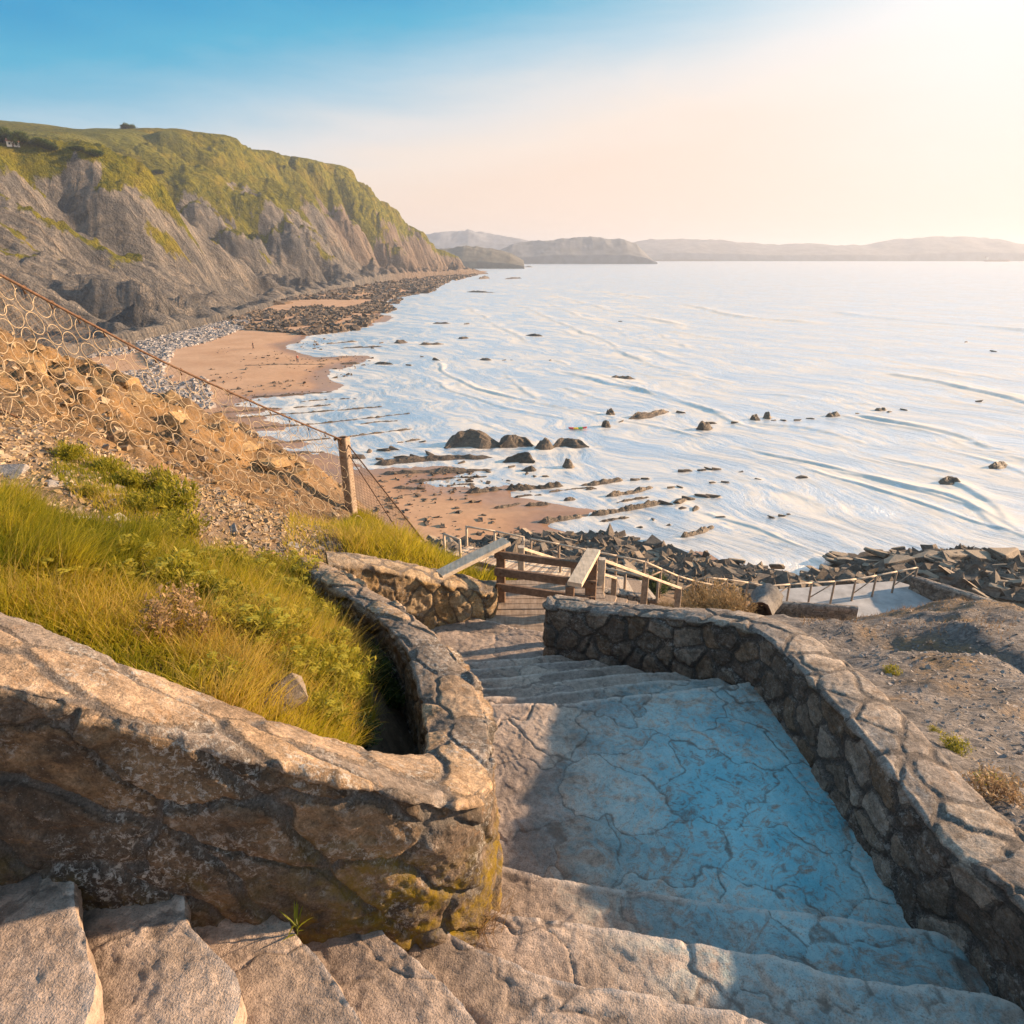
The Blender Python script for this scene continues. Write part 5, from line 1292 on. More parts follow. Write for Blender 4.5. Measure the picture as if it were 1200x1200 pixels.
for k, (u, v, t0, rz) in enumerate([(1085, 660, 42.5, .25), (1118, 657, 42.5, .3), (1150, 653, 42.5, .25), (1182, 651, 42.5, .2), (1045, 668, 42, .3)]):
    o = inst(big[k % 4]); p = at(u, v, t0); g_ = max(float(terrain(p[0], p[1])), 0)
    o.location = (p[0], p[1], max(g_ + .3, p[2] - .2)); o.rotation_euler = (rng.normal(0, .12), rng.normal(.08, .1), rz)
    side = 'right' if u > 1000 else ('mid' if u > 700 else 'left')
    o.scale = (.8, .7, 1.2 if u > 1000 else .9); tag(o, LAB[side][0].replace('tumbled grey slab', 'large stratified'), 'boulder', LAB[side][1].replace('slab', 'large'))
RUB = [(480, 668), (505, 640), (600, 634), (700, 628), (830, 650), (930, 685), (1000, 668), (1100, 650), (1250, 648), (1250, 720), (1080, 678), (900, 700), (820, 700), (740, 672), (600, 655)]
P = scatter(RUB, 5200, (-8, 40), (27, 48), lambda P: ~in_poly(P[:, 0], P[:, 1], PLAT) & (P[:, 2] > -.3))
m_ = rock_material('brown_rubble', (.10, .08, .065), (.20, .16, .12), (.06, .05, .045), 1.0, (1, 1, 5), .9, .04); tag(chips('bank_rubble', P + (0, 0, .05), .15, 1.0, .5, m_, .45, 1.6), kind='stuff')
# --- rocks behind the netting and on the slope
gr = [hull_rock('ridge_rock', M_GOLD, rng.uniform(.45, .8), rng.uniform(.35, .55), rng.uniform(.2, .36), 16, .5) for _ in range(5)]
for k, (u, v, t0, s) in enumerate([(30, 425, 10, .9), (75, 440, 10, .8), (120, 452, 10.5, .9), (165, 470, 11, .7), (150, 445, 12, 1.1), (210, 492, 11.5, .9), (285, 520, 12.3, 1.0), (245, 500, 12.5, .9), (320, 545, 12.5, .8), (205, 470, 13.0, 1.2), (90, 470, 9.3, .6), (345, 555, 13, .7), (20, 470, 8.5, .5)]):
    o = inst(gr[k % 5]); set_on(o, u, v, t0, s, .1 * s); o.rotation_euler = (rng.normal(0, .25), rng.normal(.2, .2), rng.normal(.3, .5)); tag(o, 'ochre rock jutting from the ridge behind the ring net', 'rock', 'ochre rocks behind the ring net')
sl = [hull_rock('flat_stone', M_GREY, rng.uniform(.22, .34), rng.uniform(.15, .22), .07, 14, .6, False) for _ in range(3)]
for k, (u, v, t0, s) in enumerate([(92, 612, 5.3, 1.0), (10, 555, 6, 1.1), (68, 565, 6.2, 1.0), (30, 585, 5.6, .8), (140, 610, 5.8, .7), (270, 620, 7.2, .8), (300, 640, 7, .7), (345, 640, 7.6, .6)]):
    o = inst(sl[k % 3]); set_on(o, u, v, t0, s, .01); o.rotation_euler = (rng.normal(0, .3), rng.normal(.3, .25), rng.uniform(0, 3)); tag(o, 'pale flat stone lying loose on the slope above the grass', 'stone', 'loose flat stones above the grass')
o = hull_rock('weathered_slab', rock_material('driftwood_grey', (.15, .12, .09), (.24, .19, .14), (.10, .08, .06), 3.0, (1, 1, 6), .9, .02), .30, .13, .10, 16, .5, True); set_on(o, 322, 832, 3.35, 1.0, -.04); o.rotation_euler = (.2, -.35, .5); tag(o, 'weathered grey-brown slab lying in the grass near the lower parapet', 'stone')
# hollow stump by the platform
st_ = thing('hollow_stump', at(893, 716, 24), 'grey hollow stump with a dark rusty mouth beside the dry scrub', 'stump'); SO2 = np.array(st_.location)
M_STUMP = rock_material('grey_bark', (.20, .185, .17), (.30, .275, .25), (.13, .12, .11), 3.0, (1, 1, 1), .9, .04); M_MOUTH = plain_material('rusty_hollow', (.06, .028, .015), .9, .4, 12)
def stump():
    n, m = 26, 16; a = np.linspace(0, 2 * np.pi, n); x = np.linspace(-.7, .75, m)
    A_, X_ = np.meshgrid(a, x, indexing='ij'); r = .42 * (1 + .16 * fbm(np.cos(A_) * 1.5 + X_ * 1.7, np.sin(A_) * 1.5, 3, 111)) * (1 + .35 * np.clip(X_, 0, 1))
    V = np.stack([X_, r * np.cos(A_), r * np.sin(A_) + .15 + .25 * np.clip(X_, 0, 1)], -1)
    V2 = V[:, :1] * 1.0; inner = np.concatenate([V[:, 0:1], (V[:, 0:1] - (0, 0, .15)) * (1, .72, .72) + (.02, 0, .15), (V[:, 0:1] - (0, 0, .15)) * (.3, .55, .55) + (0, 0, .15), (V[:, 0:1] - (0, 0, .15)) * (0, .02, .02) + (0, 0, .15)], 1)
    cap = np.concatenate([V[:, -1:], V[:, -1:] * (1, .5, .6) + (.08, 0, .16), V[:, -1:] * (1, .0, .0) + (.1, 0, .4)], 1)
    b = mesh_np('bark', V.reshape(-1, 3), grid_faces(n, m), M_STUMP, st_); mesh_np('end_grain', cap.reshape(-1, 3), grid_faces(n, 3), M_STUMP, st_); mesh_np('hollow_mouth', inner.reshape(-1, 3), grid_faces(n, 4), M_MOUTH, st_)
stump(); st_.rotation_euler = (.1, .15, math.radians(60))

# --- rocks and ledges of the tidal flat
def ledge(pts, hgt, wid, label, group=None, name='rock_ledge', gap=.0, mat=None):
    if name == 'rock_ledge': gap -= .38; hgt *= .78
    hgt *= .5; wid = wid * (.62 if name == 'rock_ledge' else .9)
    W_ = np.array([list(atz(u, v, 0.05)) for u, v in pts]); W_[:, 2] = 0
    L = np.linalg.norm(np.diff(W_, axis=0), axis=1).sum(); n = int(np.clip(L / (wid * .11), 22, 200)); P = catmull(W_, n); m = 17
    if len(pts) == 2: P = W_[0] + (W_[1] - W_[0]) * np.linspace(0, 1, n)[:, None]
    T = np.gradient(P, axis=0)[:, :2]; T /= np.linalg.norm(T, axis=1)[:, None] + 1e-9; Nn = np.stack([-T[:, 1], T[:, 0]], 1)
    s = np.linspace(0, L, n); c = np.linspace(-1, 1, m); sd0 = float(rng.uniform(0, 99))
    blk = fbm(s / (wid * 1.5) + sd0, s * 0 + sd0, 3, 121); ends = sstep(s, 0, min(wid * .7, L * .3)) * sstep(L - s, 0, min(wid * .7, L * .3))
    prof = np.clip(1.05 + blk * .75 - gap, 0.0, 1.7) * (.25 + .75 * ends)
    cs, ss = np.meshgrid(c, s)
    sec = np.where(cs < .25, sstep(cs, -1.05, .25), 1 - sstep(cs, .25, 1.0) ** 1.4)          # tilted beds: one long, one steep side
    wob = fbm(ss / (wid * .8) + sd0, cs * 1.2 + sd0, 3, 123)
    qz = fbm(ss / (wid * .45) + sd0, cs * 2.2 + sd0, 4, 126) * 2.4; wob = .55 * wob + .45 * (np.floor(qz) + sstep(qz - np.floor(qz), 0, .2)) * .5
    z = hgt * prof[:, None] * sec * (1 + .42 * wob) + hgt * .12 * (ridged(cs * 2.4 + sd0, ss / (wid * 2), 3, 125) - .4) * sec - .12
    wv = wid * .5 * (1 + .4 * fbm(s / (wid * 1.2) + sd0 + 7, s * 0, 2, 127)) * (.35 + .65 * ends)
    xy = P[:, None, :2] + Nn[:, None] * (cs * wv[:, None])[..., None]
    g_ = np.maximum(sand_height(xy[..., 0], xy[..., 1])[0], -.05)
    V = np.concatenate([xy, (z + g_ * .9)[..., None]], 2)
    o0 = V.reshape(-1, 3).mean(0); o0[2] = 0
    o = mesh_np(name, V.reshape(-1, 3) - o0, grid_faces(n, m), mat or M_TIDE, None, False); o.location = o0
    for q_ in P[::max(1, n // 8)]:
        if name == 'sea_rock' or sand_height(q_[0], q_[1])[0] < -.02: WASH.append((q_[0], q_[1], wid * .55))
    return tag(o, label, 'rock', group)
g1 = 'thin strata ledges beyond the netting'
for pts, lab in (([(285, 432), (330, 430), (383, 428)], 'low dark rock row lying across the open sand'), ([(293, 466), (340, 463), (392, 459)], 'dark ledge at the lower edge of the main sand patch'),
                 ([(238, 486), (300, 481), (330, 478)], 'broken strata line just below the main sand patch behind the net'), ([(340, 478), (392, 474)], 'faint short strata line in the pale shallows below the sand patch'),
                 ([(262, 492), (322, 486), (390, 481), (452, 476)], 'long thin strata ledge, upper one of the pair running into the shallows'), ([(293, 503), (373, 496), (430, 490), (484, 484)], 'longest and thickest strata ledge pointing into the shallows'),
                 ([(293, 523), (340, 518), (392, 513)], 'strata ledge crossing behind the top of the fence post'), ([(405, 512), (436, 508), (486, 502)], 'strata ledge right of the fence post top'), ([(313, 534), (384, 529)], 'lowest strata ledge seen through the netting'),
                 ([(462, 519), (496, 514)], 'short thin ledge between the fence post and the big rock group')):
    ledge(pts, .42, 1.5, lab)
ledge([(433, 545), (480, 540), (530, 537), (580, 536)], .75, 3.2, 'broad dark reef band in front of the small boulders, the uppermost one'); ledge([(442, 557), (520, 553), (583, 550)], .6, 2.4, 'second dark reef band just below the broad one')
ledge([(475, 566), (520, 561), (575, 558)], .4, 1.5, 'broken line of low rocks at the head of the lower sand'); ledge([(455, 574), (492, 573)], .45, 1.7, 'dark ledge at the left end of the lower sand beside the net stay')
ledge([(470, 583), (497, 580)], .3, 1.2, 'small flat ledge beneath the dark one beside the net stay')
ledge([(523, 525), (545, 520), (588, 523)], 2.6, 4.2, 'largest dark rock of the shallows, a long hump', None, 'sea_rock'); ledge([(585, 524), (605, 520), (624, 523)], 2.0, 3.4, 'dark humped rock right beside the largest one', None, 'sea_rock')
ledge([(626, 525), (650, 524)], 1.5, 2.4, 'squat dark rock third in line from the largest one', None, 'sea_rock'); ledge([(648, 524), (662, 521), (690, 524)], 1.6, 2.6, 'dark rock with a low tail ending the large rock line', None, 'sea_rock')
ledge([(590, 542), (608, 539), (626, 542)], 1.6, 2.8, 'rounded dark rock below the large rock line', None, 'sea_rock'); ledge([(610, 551), (632, 551)], .7, 1.4, 'low dark rock under the rounded one', None, 'sea_rock')
ledge([(659, 547), (674, 547)], 1.3, 2.0, 'upright dark rock standing alone right of the rounded one', None, 'sea_rock')
ledge([(543, 579), (567, 576), (592, 573)], .85, 1.8, 'left half of the long rock row on the lower sand edge'); ledge([(592, 574), (625, 572), (662, 569)], .8, 1.7, 'right half of the long rock row on the lower sand edge')
ledge([(613, 594), (647, 590)], .55, 1.5, 'dark ledge on the lower sand below the long rock row'); ledge([(577, 598), (595, 595), (612, 590)], .5, 1.2, 'knobbly little ledge on the lower sand left of the dark one')
ledge([(679, 569), (705, 566), (733, 562)], .9, 1.9, 'jagged rock row rising from the shallows, nearest the upright rock'); ledge([(683, 574), (704, 572)], .4, 1.2, 'low strip of rock just under the jagged row')
ledge([(709, 582), (740, 577), (768, 570)], .75, 1.6, 'jagged rock row stepping right below the first jagged row'); ledge([(659, 587), (677, 584)], .5, 1.3, 'small dark rock between the long row and the jagged rows')
ledge([(690, 604), (730, 598), (782, 588)], .75, 1.6, 'long jagged row of rocks in the pale shallows above the lowest row'); ledge([(630, 613), (660, 609), (685, 604)], .7, 1.6, 'lowest jagged rock row where sand meets water')
ledge([(797, 629), (815, 625), (839, 616)], .7, 1.3, 'rock row beside the foam line nearest the slab bank'); ledge([(777, 616), (789, 615)], .4, .9, 'small lone rock left of the foam line nearest the slab bank')
ledge([(738, 491), (760, 487), (783, 482)], 1.5, 3.0, 'long brown leaning rock out in the surf', None, 'sea_rock'); ledge([(710, 486), (721, 485)], 1.3, 2.2, 'rock just left of the leaning surf rock', None, 'sea_rock'); ledge([(705, 500), (716, 499)], 1.3, 2.0, 'rock below left of the leaning surf rock', None, 'sea_rock')
ledge([(712, 443), (745, 444)], 1.2, 2.6, 'row of three lumps farther out in the surf', None, 'sea_rock'); ledge([(614, 393), (637, 394)], .9, 3, 'distant low rock row in mid bay', None, 'sea_rock'); ledge([(816, 503), (835, 502)], 1.3, 2.4, 'pale wave-washed rock in the surf', None, 'sea_rock')
ledge([(1102, 567), (1115, 565), (1128, 568)], 1.2, 2.0, 'brown rock awash off the right shore', None, 'sea_rock'); ledge([(1160, 549), (1182, 544)], 1.0, 2.0, 'brown rock at the right edge of the bay', None, 'sea_rock')
ledge([(547, 342), (580, 343)], 1.6, 7, 'dark reef strip off the foot of the headland', None, 'sea_rock'); ledge([(592, 327), (611, 326)], 2.4, 7, 'dark rocks beyond the headland point', None, 'sea_rock'); ledge([(562, 327), (573, 326)], 3.5, 7, 'humped rock just off the headland point', None, 'sea_rock')
ledge([(612, 313), (624, 313)], 2.4, 10, 'flat dark islet far out past the headland', None, 'sea_rock')
ledge([(880, 492), (891, 491)], 1.2, 1.9, 'taller rock of the two largest in the far surf line', None, 'sea_rock'); ledge([(894, 490), (904, 490)], 1.2, 1.8, 'upright rock between waves in the far surf line', None, 'sea_rock')
ledge([(968, 488), (986, 486)], .9, 1.7, 'flat rock right of centre in the far surf line', None, 'sea_rock'); ledge([(1025, 481), (1040, 480)], .9, 1.7, 'low pointed rock toward the right of the far surf line', None, 'sea_rock')
ledge([(380, 403), (420, 400)], .7, 3, 'strip of reef off the upper sand', None, 'rock_ledge'); ledge([(398, 408), (452, 406)], .7, 3, 'second strip of reef off the upper sand', None, 'rock_ledge')
ledge([(462, 402), (478, 401)], 1.4, 4, 'dark lump in the shallows off the upper sand', None, 'sea_rock'); ledge([(490, 404), (520, 403)], 1.1, 3, 'row of lumps in the shallows right of the dark lump', None, 'sea_rock')
ledge([(505, 379), (528, 379)], .9, 4, 'thin dark reef in the upper shallows', None, 'sea_rock'); ledge([(398, 427), (424, 426)], .8, 2, 'rock pair at the tip of the sand spit', None, 'sea_rock'); ledge([(434, 426), (462, 427)], .8, 2.2, 'flat rocks just off the sand spit', None, 'sea_rock')
ledge([(537, 397), (550, 396)], .9, 3, 'small dark bar in the mid shallows', None, 'sea_rock'); ledge([(560, 421), (577, 422)], .9, 2.2, 'small rock pair near the start of the long foam line', None, 'sea_rock')
for a_, b_, lab in (((500, 557), (560, 553), 'thin ledge just under the right end of the second reef band'), ((640, 577), (700, 571), 'thin ledge in shallow water right of the long rock row'), ((600, 583), (640, 580), 'thin dark strip of ledge under the long rock row'),
                ((720, 590), (765, 582), 'thin ledge between the two jagged rows near the foam'), ((700, 612), (742, 606), 'thin ledge just right of the lowest jagged rock row'), ((270, 545), (350, 539), 'thin ledge showing through the foot of the ring net'), ((350, 471), (420, 467), 'thin ledge just beneath the main sand patch, nearest the shallows'),
                ((420, 497), (470, 493), 'thin ledge in the shallows between the two long strata ledges'), ((520, 570), (560, 567), 'short thin ledge on the lower sand above its small stones')):
    ledge([a_, ((a_[0] + b_[0]) / 2, (a_[1] + b_[1]) / 2 - 1), b_], .4, 1.3, lab)
SM = 'small rocks scattered in the shallow water'
sm = [hull_rock('small_sea_rock', M_TIDE, 1.0, .8, .7, 16, .3) for _ in range(4)]
pts = [(421, 534, 1.6), (432, 528, 1.1), (450, 526, 1.3), (463, 525, 1.0), (470, 534, 1.5), (487, 533, .9), (503, 531, 1.5), (495, 516, .7), (446, 536, .9), (540, 553, .6), (572, 551, .8), (600, 545, .7), (640, 556, .7), (617, 553, .6), (510, 585, .6), (560, 588, .6), (627, 556, .5), (745, 560, .9), (757, 559, .8),
       (801, 550, .9), (807, 549, .8), (823, 549, .7), (831, 548, .8), (840, 548, .9), (939, 557, 1.0), (868, 551, .5), (890, 560, .6), (850, 563, .7), (835, 563, .6), (787, 569, .8), (797, 569, .7), (780, 588, 1.0), (795, 585, 1.2), (808, 582, 1.0), (825, 580, 1.1), (836, 580, 1.0), (800, 593, .7), (815, 594, .9), (846, 604, .7),
       (728, 493, .9), (835, 494, 1.3), (863, 494, 1.2), (918, 491, .8), (935, 491, .8), (950, 489, 1.0), (907, 491, .6), (1060, 479, 1.0), (1005, 483, .6), (1042, 481, .7), (591, 421, .8), (600, 421, .6), (512, 421, 1.6), (480, 427, 1.2), (547, 379, 1.8), (495, 417, .8), (447, 401, 1.2), (437, 407, 1.0), (645, 421, .9),
       (768, 482, 1.0), (798, 482, 1.0), (727, 376, 1.2), (1132, 400, 1.2), (1165, 411, 1.4), (1148, 469, 1.0), (750, 615, .5), (765, 606, .5), (905, 604, .6), (917, 602, .5), (925, 600, .4), (541, 540, .9), (523, 548, .8)]
for k, (u, v, s) in enumerate(pts):
    o = inst(sm[k % 4]); p = atz(u, v, .2); g_ = max(float(sand_height(p[0], p[1])[0]), 0); o.location = (p[0], p[1], g_ + .02 * s); q = s * rng.uniform(.85, 1.15); o.scale = (q * 1.25, q * .9, q * .5); o.rotation_euler = (rng.normal(0, .15), rng.normal(0, .15), rng.normal(.1, .5))
    WASH.append((p[0], p[1], .6 * s)) if g_ <= 0 else None
    tag(o, 'small dark rock showing above the shallow water of the bay', 'rock', SM)
# --- countless: boulder reef at the foot of the cliff, cobbles, beach stones
def stone_sheet(name, poly, n, smin, smax, flat, mat, power, seed, th, xr=None):
    P2_ = []
    q = np.array([atz(u, v, .3) for u, v in poly]); lo, hi = q.min(0), q.max(0); pl = [tuple(a[:2]) for a in q]
    while len(P2_) < n:
        x = rng.uniform(lo[0], hi[0], n * 4); y = rng.uniform(lo[1], hi[1], n * 4)
        k = in_poly(x, y, pl) & (fbm(x / 14., y / 26., 4, seed) > th); P2_ += list(zip(x[k], y[k]))
        if not k.any(): break
    P2_ = np.array(P2_[:n]); z = np.maximum(sand_height(P2_[:, 0], P2_[:, 1])[0], 0) + smin * .2
    o = chips(name, np.column_stack([P2_, z]), smin, smax, flat, mat, .3, power, None, .15 if 'cobb' in name else .25); tag(o, kind='stuff'); return o
def tide_chip():
    m, t, out = new_mat('reef_stone'); p = t.pos(); c = t.ramp(t.attr('sid'), [(0, (.10, .075, .055)), (.3, (.16, .115, .08)), (.6, (.12, .095, .075)), (.85, (.21, .15, .10))], 'CONSTANT')
    c = t.mix(.8, c, t.ramp(t.noise(p, 1.5, 4, .7), [(.3, .6), (.7, 1.3)]), 'MULTIPLY'); t.bsdf(out, c, .75, None, .3); return m
M_REEF = tide_chip()
M_COB = chip_material('grey_cobbles', [(0, (.27, .25, .24)), (.3, (.36, .33, .31)), (.55, (.21, .195, .19)), (.8, (.42, .38, .35))])
stone_sheet('reef', [(262, 378), (300, 366), (350, 362), (470, 350), (462, 362), (440, 374), (420, 386), (360, 392), (330, 390), (290, 388)], 7500, .4, 1.8, .5, M_REEF, 2.2, 131, -.12)
stone_sheet('reef', [(300, 362), (340, 348), (420, 338), (470, 328), (548, 319), (560, 322), (520, 332), (505, 342), (440, 352), (380, 352)], 6500, .8, 3.0, .45, M_REEF, 2.2, 133, -.15)
stone_sheet('cobbles', [(170, 425), (160, 404), (215, 386), (262, 376), (300, 372), (284, 388), (262, 396), (240, 404), (205, 412), (190, 440)], 9000, .3, .85, .7, M_COB, 1.8, 135, -.6)
stone_sheet('cobbles', [(60, 420), (160, 404), (200, 420), (245, 450), (250, 480), (180, 470), (100, 450)], 3000, .25, .8, .6, M_COB, 2.0, 137, .02)
stone_sheet('beach_stones', [(430, 545), (520, 546), (600, 560), (690, 600), (760, 640), (700, 645), (560, 640), (440, 600)], 260, .08, .45, .5, M_REEF, 3.5, 139, -.1)
stone_sheet('beach_stones', [(250, 410), (390, 395), (440, 420), (390, 455), (240, 480)], 260, .15, .7, .4, M_REEF, 3.5, 141, -.1)

# ================================================================== PEOPLE, BOARD, SHIP, HOUSE, TREES
M_SKIN = plain_material('skin', (.42, .25, .17), .6, .1, 5); M_HAIR = plain_material('dark_hair', (.03, .02, .015), .6, .2, 30)
def skin_mesh(name, pts, edges, radii, mat, parent, root=0):
    me = bpy.data.meshes.new(name); me.from_pydata(pts, edges, []); me.update(); me.materials.append(mat)
    o = bpy.data.objects.new(name, me); C.objects.link(o)
    if parent: o.parent = parent
    md = o.modifiers.new('skin', 'SKIN'); md.use_smooth_shade = True
    if not me.skin_vertices: me.attributes.new
    sv = me.skin_vertices[0].data if me.skin_vertices else None
    if sv is None:
        bpy.context.view_layer.objects.active = o; bpy.ops.object.select_all(action='DESELECT'); o.select_set(True); bpy.ops.mesh.customdata_skin_add(); sv = me.skin_vertices[0].data
    for i, r in enumerate(radii): sv[i].radius = r if isinstance(r, tuple) else (r, r); sv[i].use_root = (i == root)
    s = o.modifiers.new('sub', 'SUBSURF'); s.levels = 2; s.render_levels = 2
    return o
def person(u, v, label, shirt, trouser, rz, stride):
    p = atz(u, v, .5); p[2] = max(float(sand_height(p[0], p[1])[0]), 0)
    r = thing('person', p, label, 'person', None, rz)
    s = stride
    J = [(0, 0, .95), (0, 0, 1.2), (0, .0, 1.42), (0, .01, 1.52), (0, .02, 1.64), (0, .03, 1.74),
         (-.10, 0, .90), (-.11, s * .5, .50), (-.11, s * .55, .08), (-.12, s * .55 + .14, .04), (.10, 0, .90), (.11, -s * .4, .50), (.11, -s, .08), (.12, -s + .14, .04),
         (-.19, 0, 1.40), (-.25, -s * .4, 1.12), (-.24, -s * .4 + .1, .88), (-.24, -s * .4 + .13, .79), (.19, 0, 1.40), (.25, s * .4, 1.12), (.24, s * .4 + .1, .88), (.24, s * .4 + .13, .79)]
    E = [(0, 1), (1, 2), (2, 3), (3, 4), (4, 5), (0, 6), (6, 7), (7, 8), (8, 9), (0, 10), (10, 11), (11, 12), (12, 13), (2, 14), (14, 15), (15, 16), (16, 17), (2, 18), (18, 19), (19, 20), (20, 21)]
    R = [.13, .125, .12, .055, .085, .06, .085, .058, .04, .035, .085, .058, .04, .035, .055, .042, .034, .03, .055, .042, .034, .03]
    skin_mesh('body', J, E, R, M_SKIN, r)
    skin_mesh('shirt', [(0, 0, .96), (0, 0, 1.2), (0, 0, 1.41), (-.19, 0, 1.39), (-.235, -s * .22, 1.2), (.19, 0, 1.39), (.235, s * .22, 1.2)], [(0, 1), (1, 2), (2, 3), (3, 4), (2, 5), (5, 6)], [.15, .145, .135, .07, .058, .07, .058], shirt, r)
    skin_mesh('trousers', [(0, 0, 1.0), (-.10, 0, .88), (-.11, s * .5, .5), (-.11, s * .55, .16), (.10, 0, .88), (.11, -s * .4, .5), (.11, -s * .95, .16)], [(0, 1), (1, 2), (2, 3), (0, 4), (4, 5), (5, 6)], [.145, .10, .072, .055, .10, .072, .055], trouser, r)
    skin_mesh('hair', [(0, .0, 1.66), (0, .0, 1.76)], [(0, 1)], [.085, .07], M_HAIR, r)
    return r
def cloth(n, c): return plain_material(n, c, .8, .15, 4)
person(297, 409, 'person in dark clothes walking on the upper sand', cloth('navy_cloth', (.03, .035, .06)), cloth('black_cloth', (.02, .02, .022)), 2.2, .22)
person(349, 425, 'person in a reddish top standing by the rock row on the sand', cloth('red_cloth', (.28, .05, .04)), cloth('denim_cloth', (.04, .055, .09)), .6, .08)
person(366, 362, 'person in brown clothes on the farthest strip of sand', cloth('brown_cloth', (.14, .08, .05)), cloth('dark_cloth', (.03, .025, .025)), 1.0, .15)
def float_board():
    p = atz(677, 502, .1); r = thing('float_board', (p[0], p[1], .12), 'small float board in red, yellow and green lying on the water', 'board', None, .15)
    cols = [('red_foam', (.45, .03, .03)), ('yellow_foam', (.62, .45, .03)), ('green_foam', (.05, .30, .08)), ('red_foam_end', (.40, .03, .04))]
    xs = np.linspace(-1.15, 1.15, 5)
    for k in range(4):
        n, m = 8, 14; x = np.linspace(xs[k], xs[k + 1] - .005, n); a = np.linspace(0, 2 * np.pi, m)
        X, A = np.meshgrid(x, a, indexing='ij'); w = .36 * np.sqrt(np.clip(1 - (X / 1.2) ** 2, 0, 1)) ** .7
        V = np.stack([X, w * np.cos(A), .10 * np.sin(A) + .08 * (X / 1.2) ** 2], -1)
        V = np.concatenate([V.mean(1, keepdims=True)[:1] + 0 * V[:1], V, V.mean(1, keepdims=True)[-1:] + 0 * V[-1:]], 0)
        mesh_np('panel', V.reshape(-1, 3), grid_faces(n + 2, m), plain_material(cols[k][0], cols[k][1], .5, .1), r)
float_board()
M_HULL = plain_material('rust_red_hull', (.20, .06, .04), .6, .2, .1); M_SHIPW = plain_material('ship_white', (.6, .57, .53), .6, .1, .1); M_DECK = plain_material('ship_deck', (.14, .09, .07), .7, .2, .1)
def ship():
    p = atz(1168, 306.5, 0); D = np.linalg.norm(p[:2]); L = 26 / 775 * D * .9
    r = thing('cargo_ship', (p[0], p[1], 0), 'distant rust-brown tanker on the horizon at the right edge', 'ship', None, 0)
    n = 16; x = np.linspace(-.5, .5, n) * L; b = L * .075 * np.clip(1 - (np.abs(x / L * 2)) ** 5, 0, 1) ** .6 + .02; h = L * .055 + L * .02 * np.clip((x / L - .35) * 6, 0, 1)
    V = np.array([[(xx, -bb * .8, -1), (xx, -bb, hh), (xx, bb, hh), (xx, bb * .8, -1)] for xx, bb, hh in zip(x, b, h)]).reshape(-1, 3)
    mesh_np('hull', V, grid_faces(n, 4), M_HULL, r, False)
    MB().bar((-.42 * L, 0, L * .055), (-.42 * L, 0, L * .15), L * .11, L * .07, .05, up=(1, 0, 0)).build('bridge_house', M_SHIPW, r); MB().bar((-.46 * L, 0, L * .1), (-.46 * L, 0, L * .18), L * .03, L * .03).build('funnel', M_HULL, r)
    MB().bar((.1 * L, 0, L * .05), (.1 * L, 0, L * .12), L * .012, L * .012).build('mast', M_DECK, r)
ship()
def breakwater():
    a, b = atz(768, 306, 0), atz(838, 306, 0); n = 60
    P = a + (b - a) * np.linspace(0, 1, n)[:, None]; c = np.array([-12, -5, 5, 12.]); hz = np.array([-2, 6, 6, -2.])
    V = np.stack([np.repeat(P[:, 0:1], 4, 1), P[:, 1:2] + c[None], hz[None] + .8 * rng.normal(0, 1, (n, 4)) * (hz > 0)], -1); V[0, :, 2] = -2; V[-1, :, 2] = -2
    tag(mesh_np('breakwater', V.reshape(-1, 3), grid_faces(n, 4), M_DECK, None, False), 'long low harbour breakwater far off on the horizon', 'breakwater')
breakwater()
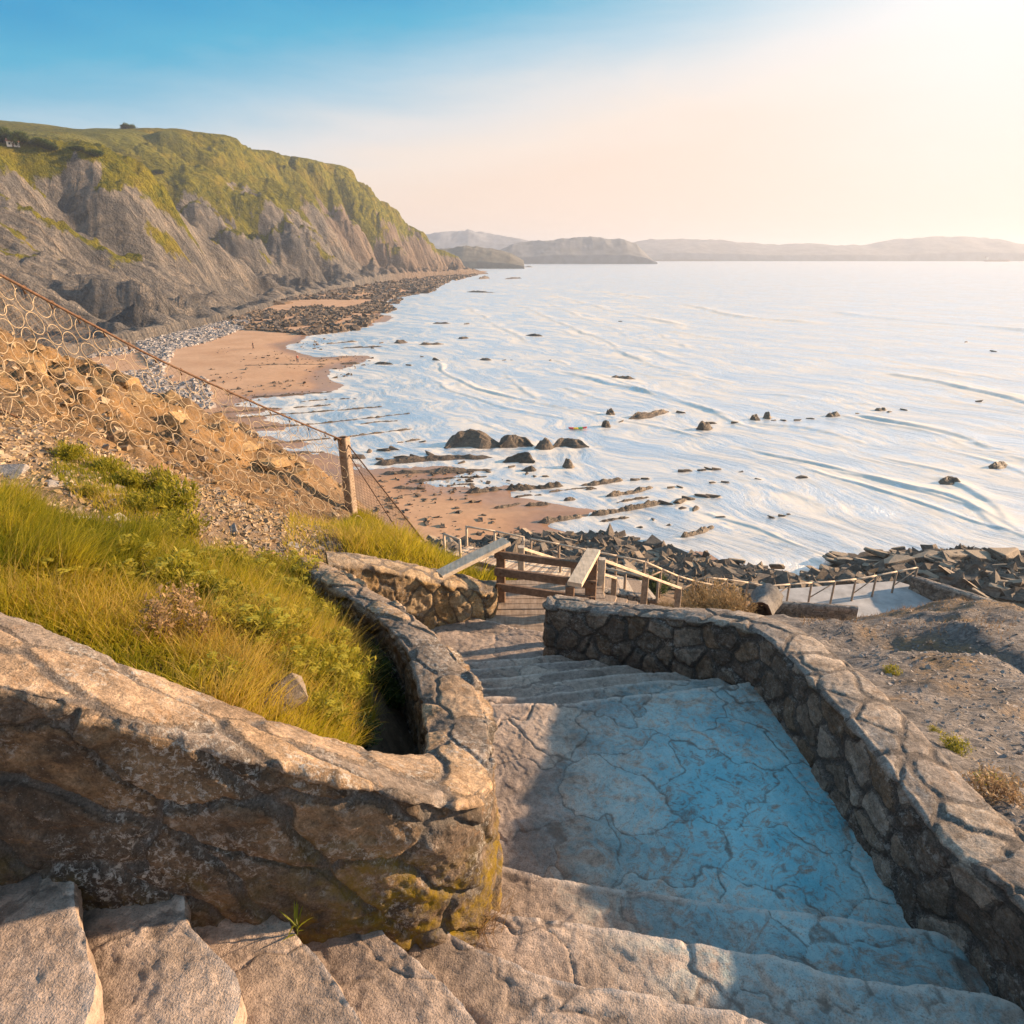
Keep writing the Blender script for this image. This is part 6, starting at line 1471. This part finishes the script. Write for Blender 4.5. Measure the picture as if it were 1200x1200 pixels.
# small house and bushes on the cliff top
Vc = CLIFF_V.reshape(-1, 3); uvt = project(Vc); ok_ = np.asarray(uvt[2]) > 5
def cliff_at(u, v, far=False):
    d = (uvt[0] - u) ** 2 + (uvt[1] - v) ** 2 + (0 if far else 0) * uvt[2]; d = np.where(ok_, d, 1e9)
    near = np.where(d < d.min() + 14)[0]; i = near[np.argmin(uvt[2][near])]
    return Vc[i].copy()
M_PLASTER = plain_material('white_plaster', (.62, .56, .48), .9, .15, .5); M_ROOF = plain_material('red_tiles', (.30, .12, .07), .9, .3, 1.0); M_PANE = plain_material('dark_glass', (.03, .035, .04), .2, .1)
def house():
    p = cliff_at(16, 167); r = thing('house', p - (0, 0, .6), 'tiny pale house with red roof on the cliff edge at the upper left', 'house', None, .5); w, d, h = 6.0, 4.5, 2.9
    V = [(-w / 2, -d / 2, 0), (w / 2, -d / 2, 0), (w / 2, d / 2, 0), (-w / 2, d / 2, 0), (-w / 2, -d / 2, h), (w / 2, -d / 2, h), (w / 2, d / 2, h), (-w / 2, d / 2, h), (-w / 2, 0, h + 1.4), (w / 2, 0, h + 1.4)]
    mesh_np('wall', V, [np.array([(0, 1, 5, 4), (2, 3, 7, 6), (1, 2, 6, 5), (3, 0, 4, 7)]), np.array([(5, 6, 9), (7, 4, 8)])], M_PLASTER, r, False)
    rf = []
    for sg in (-1, 1):
        a, b = (0, h + 1.46), (sg * (d / 2 + .4), h - .2)
        rf += [(-w / 2 - .3, a[0], a[1]), (w / 2 + .3, a[0], a[1]), (w / 2 + .3, b[0], b[1]), (-w / 2 - .3, b[0], b[1])]
    rf = np.array(rf); rf = np.vstack([rf, rf + (0, 0, .14)]); mesh_np('roof', rf, np.array([(0, 1, 2, 3), (4, 7, 6, 5), (8, 11, 10, 9), (12, 13, 14, 15), (3, 2, 10, 11), (7, 15, 14, 6)]), M_ROOF, r, False)
    for x in (-1.6, 1.4): MB().bar((x, -d / 2 - .03, 1.1), (x, -d / 2 - .03, 2.1), .9, .06, .05, up=(0, 1, 0)).build('window', M_PANE, r)
    MB().bar((-.2, -d / 2 - .03, 0), (-.2, -d / 2 - .03, 2.0), .9, .06, .05, up=(0, 1, 0)).build('door', M_BROWN, r)
house()
bpy.data.objects['house'].scale = (.62, .62, .62)
ct = [leafy('clifftop_tree', 'dark round clifftop tree beside the tiny pale house', 'tree', 'trees by the clifftop house', 5.0, 2.6, .8, M_DARKLEAF, M_TWIG, 60, 40, .5) for _ in range(2)]
for k, (u, v, s) in enumerate([(6, 166, 1.0), (27, 166, .8), (10, 160, .7), (22, 170, .7)]):
    o = take(ct, k); o.location = cliff_at(u, v) - (0, 0, .4); o.scale = (s,) * 3
sb = [leafy('hedge_bush', 'dark bush clump on the green slope right of the clifftop house', 'bush', 'bushes on the green clifftop slope', 4.5, 4.0, .9, M_DARKLEAF, M_TWIG, 60, 40, .5) for _ in range(1)]
for k, (u, v, s) in enumerate([(50, 171, .8), (58, 170, .7), (125, 187, 1.0), (112, 184, .7), (64, 175, .5), (190, 205, .8), (95, 176, .5)]):
    o = take(sb, k); o.location = cliff_at(u, v) - (0, 0, .6); o.scale = (s, s, s * .7)
sk = leafy('skyline_bush', 'dark bush clump standing on the hill skyline', 'bush', None, 7, 8, 1.6, M_DARKLEAF, M_TWIG, 70, 40, .5); 
cand = np.where(ok_ & (np.abs(uvt[0] - 152) < 3))[0]; sk.location = Vc[cand[np.argmin(uvt[1][cand])]] - (0, 0, 1.0); sk.scale = (.6, .6, .5)

make_sea()
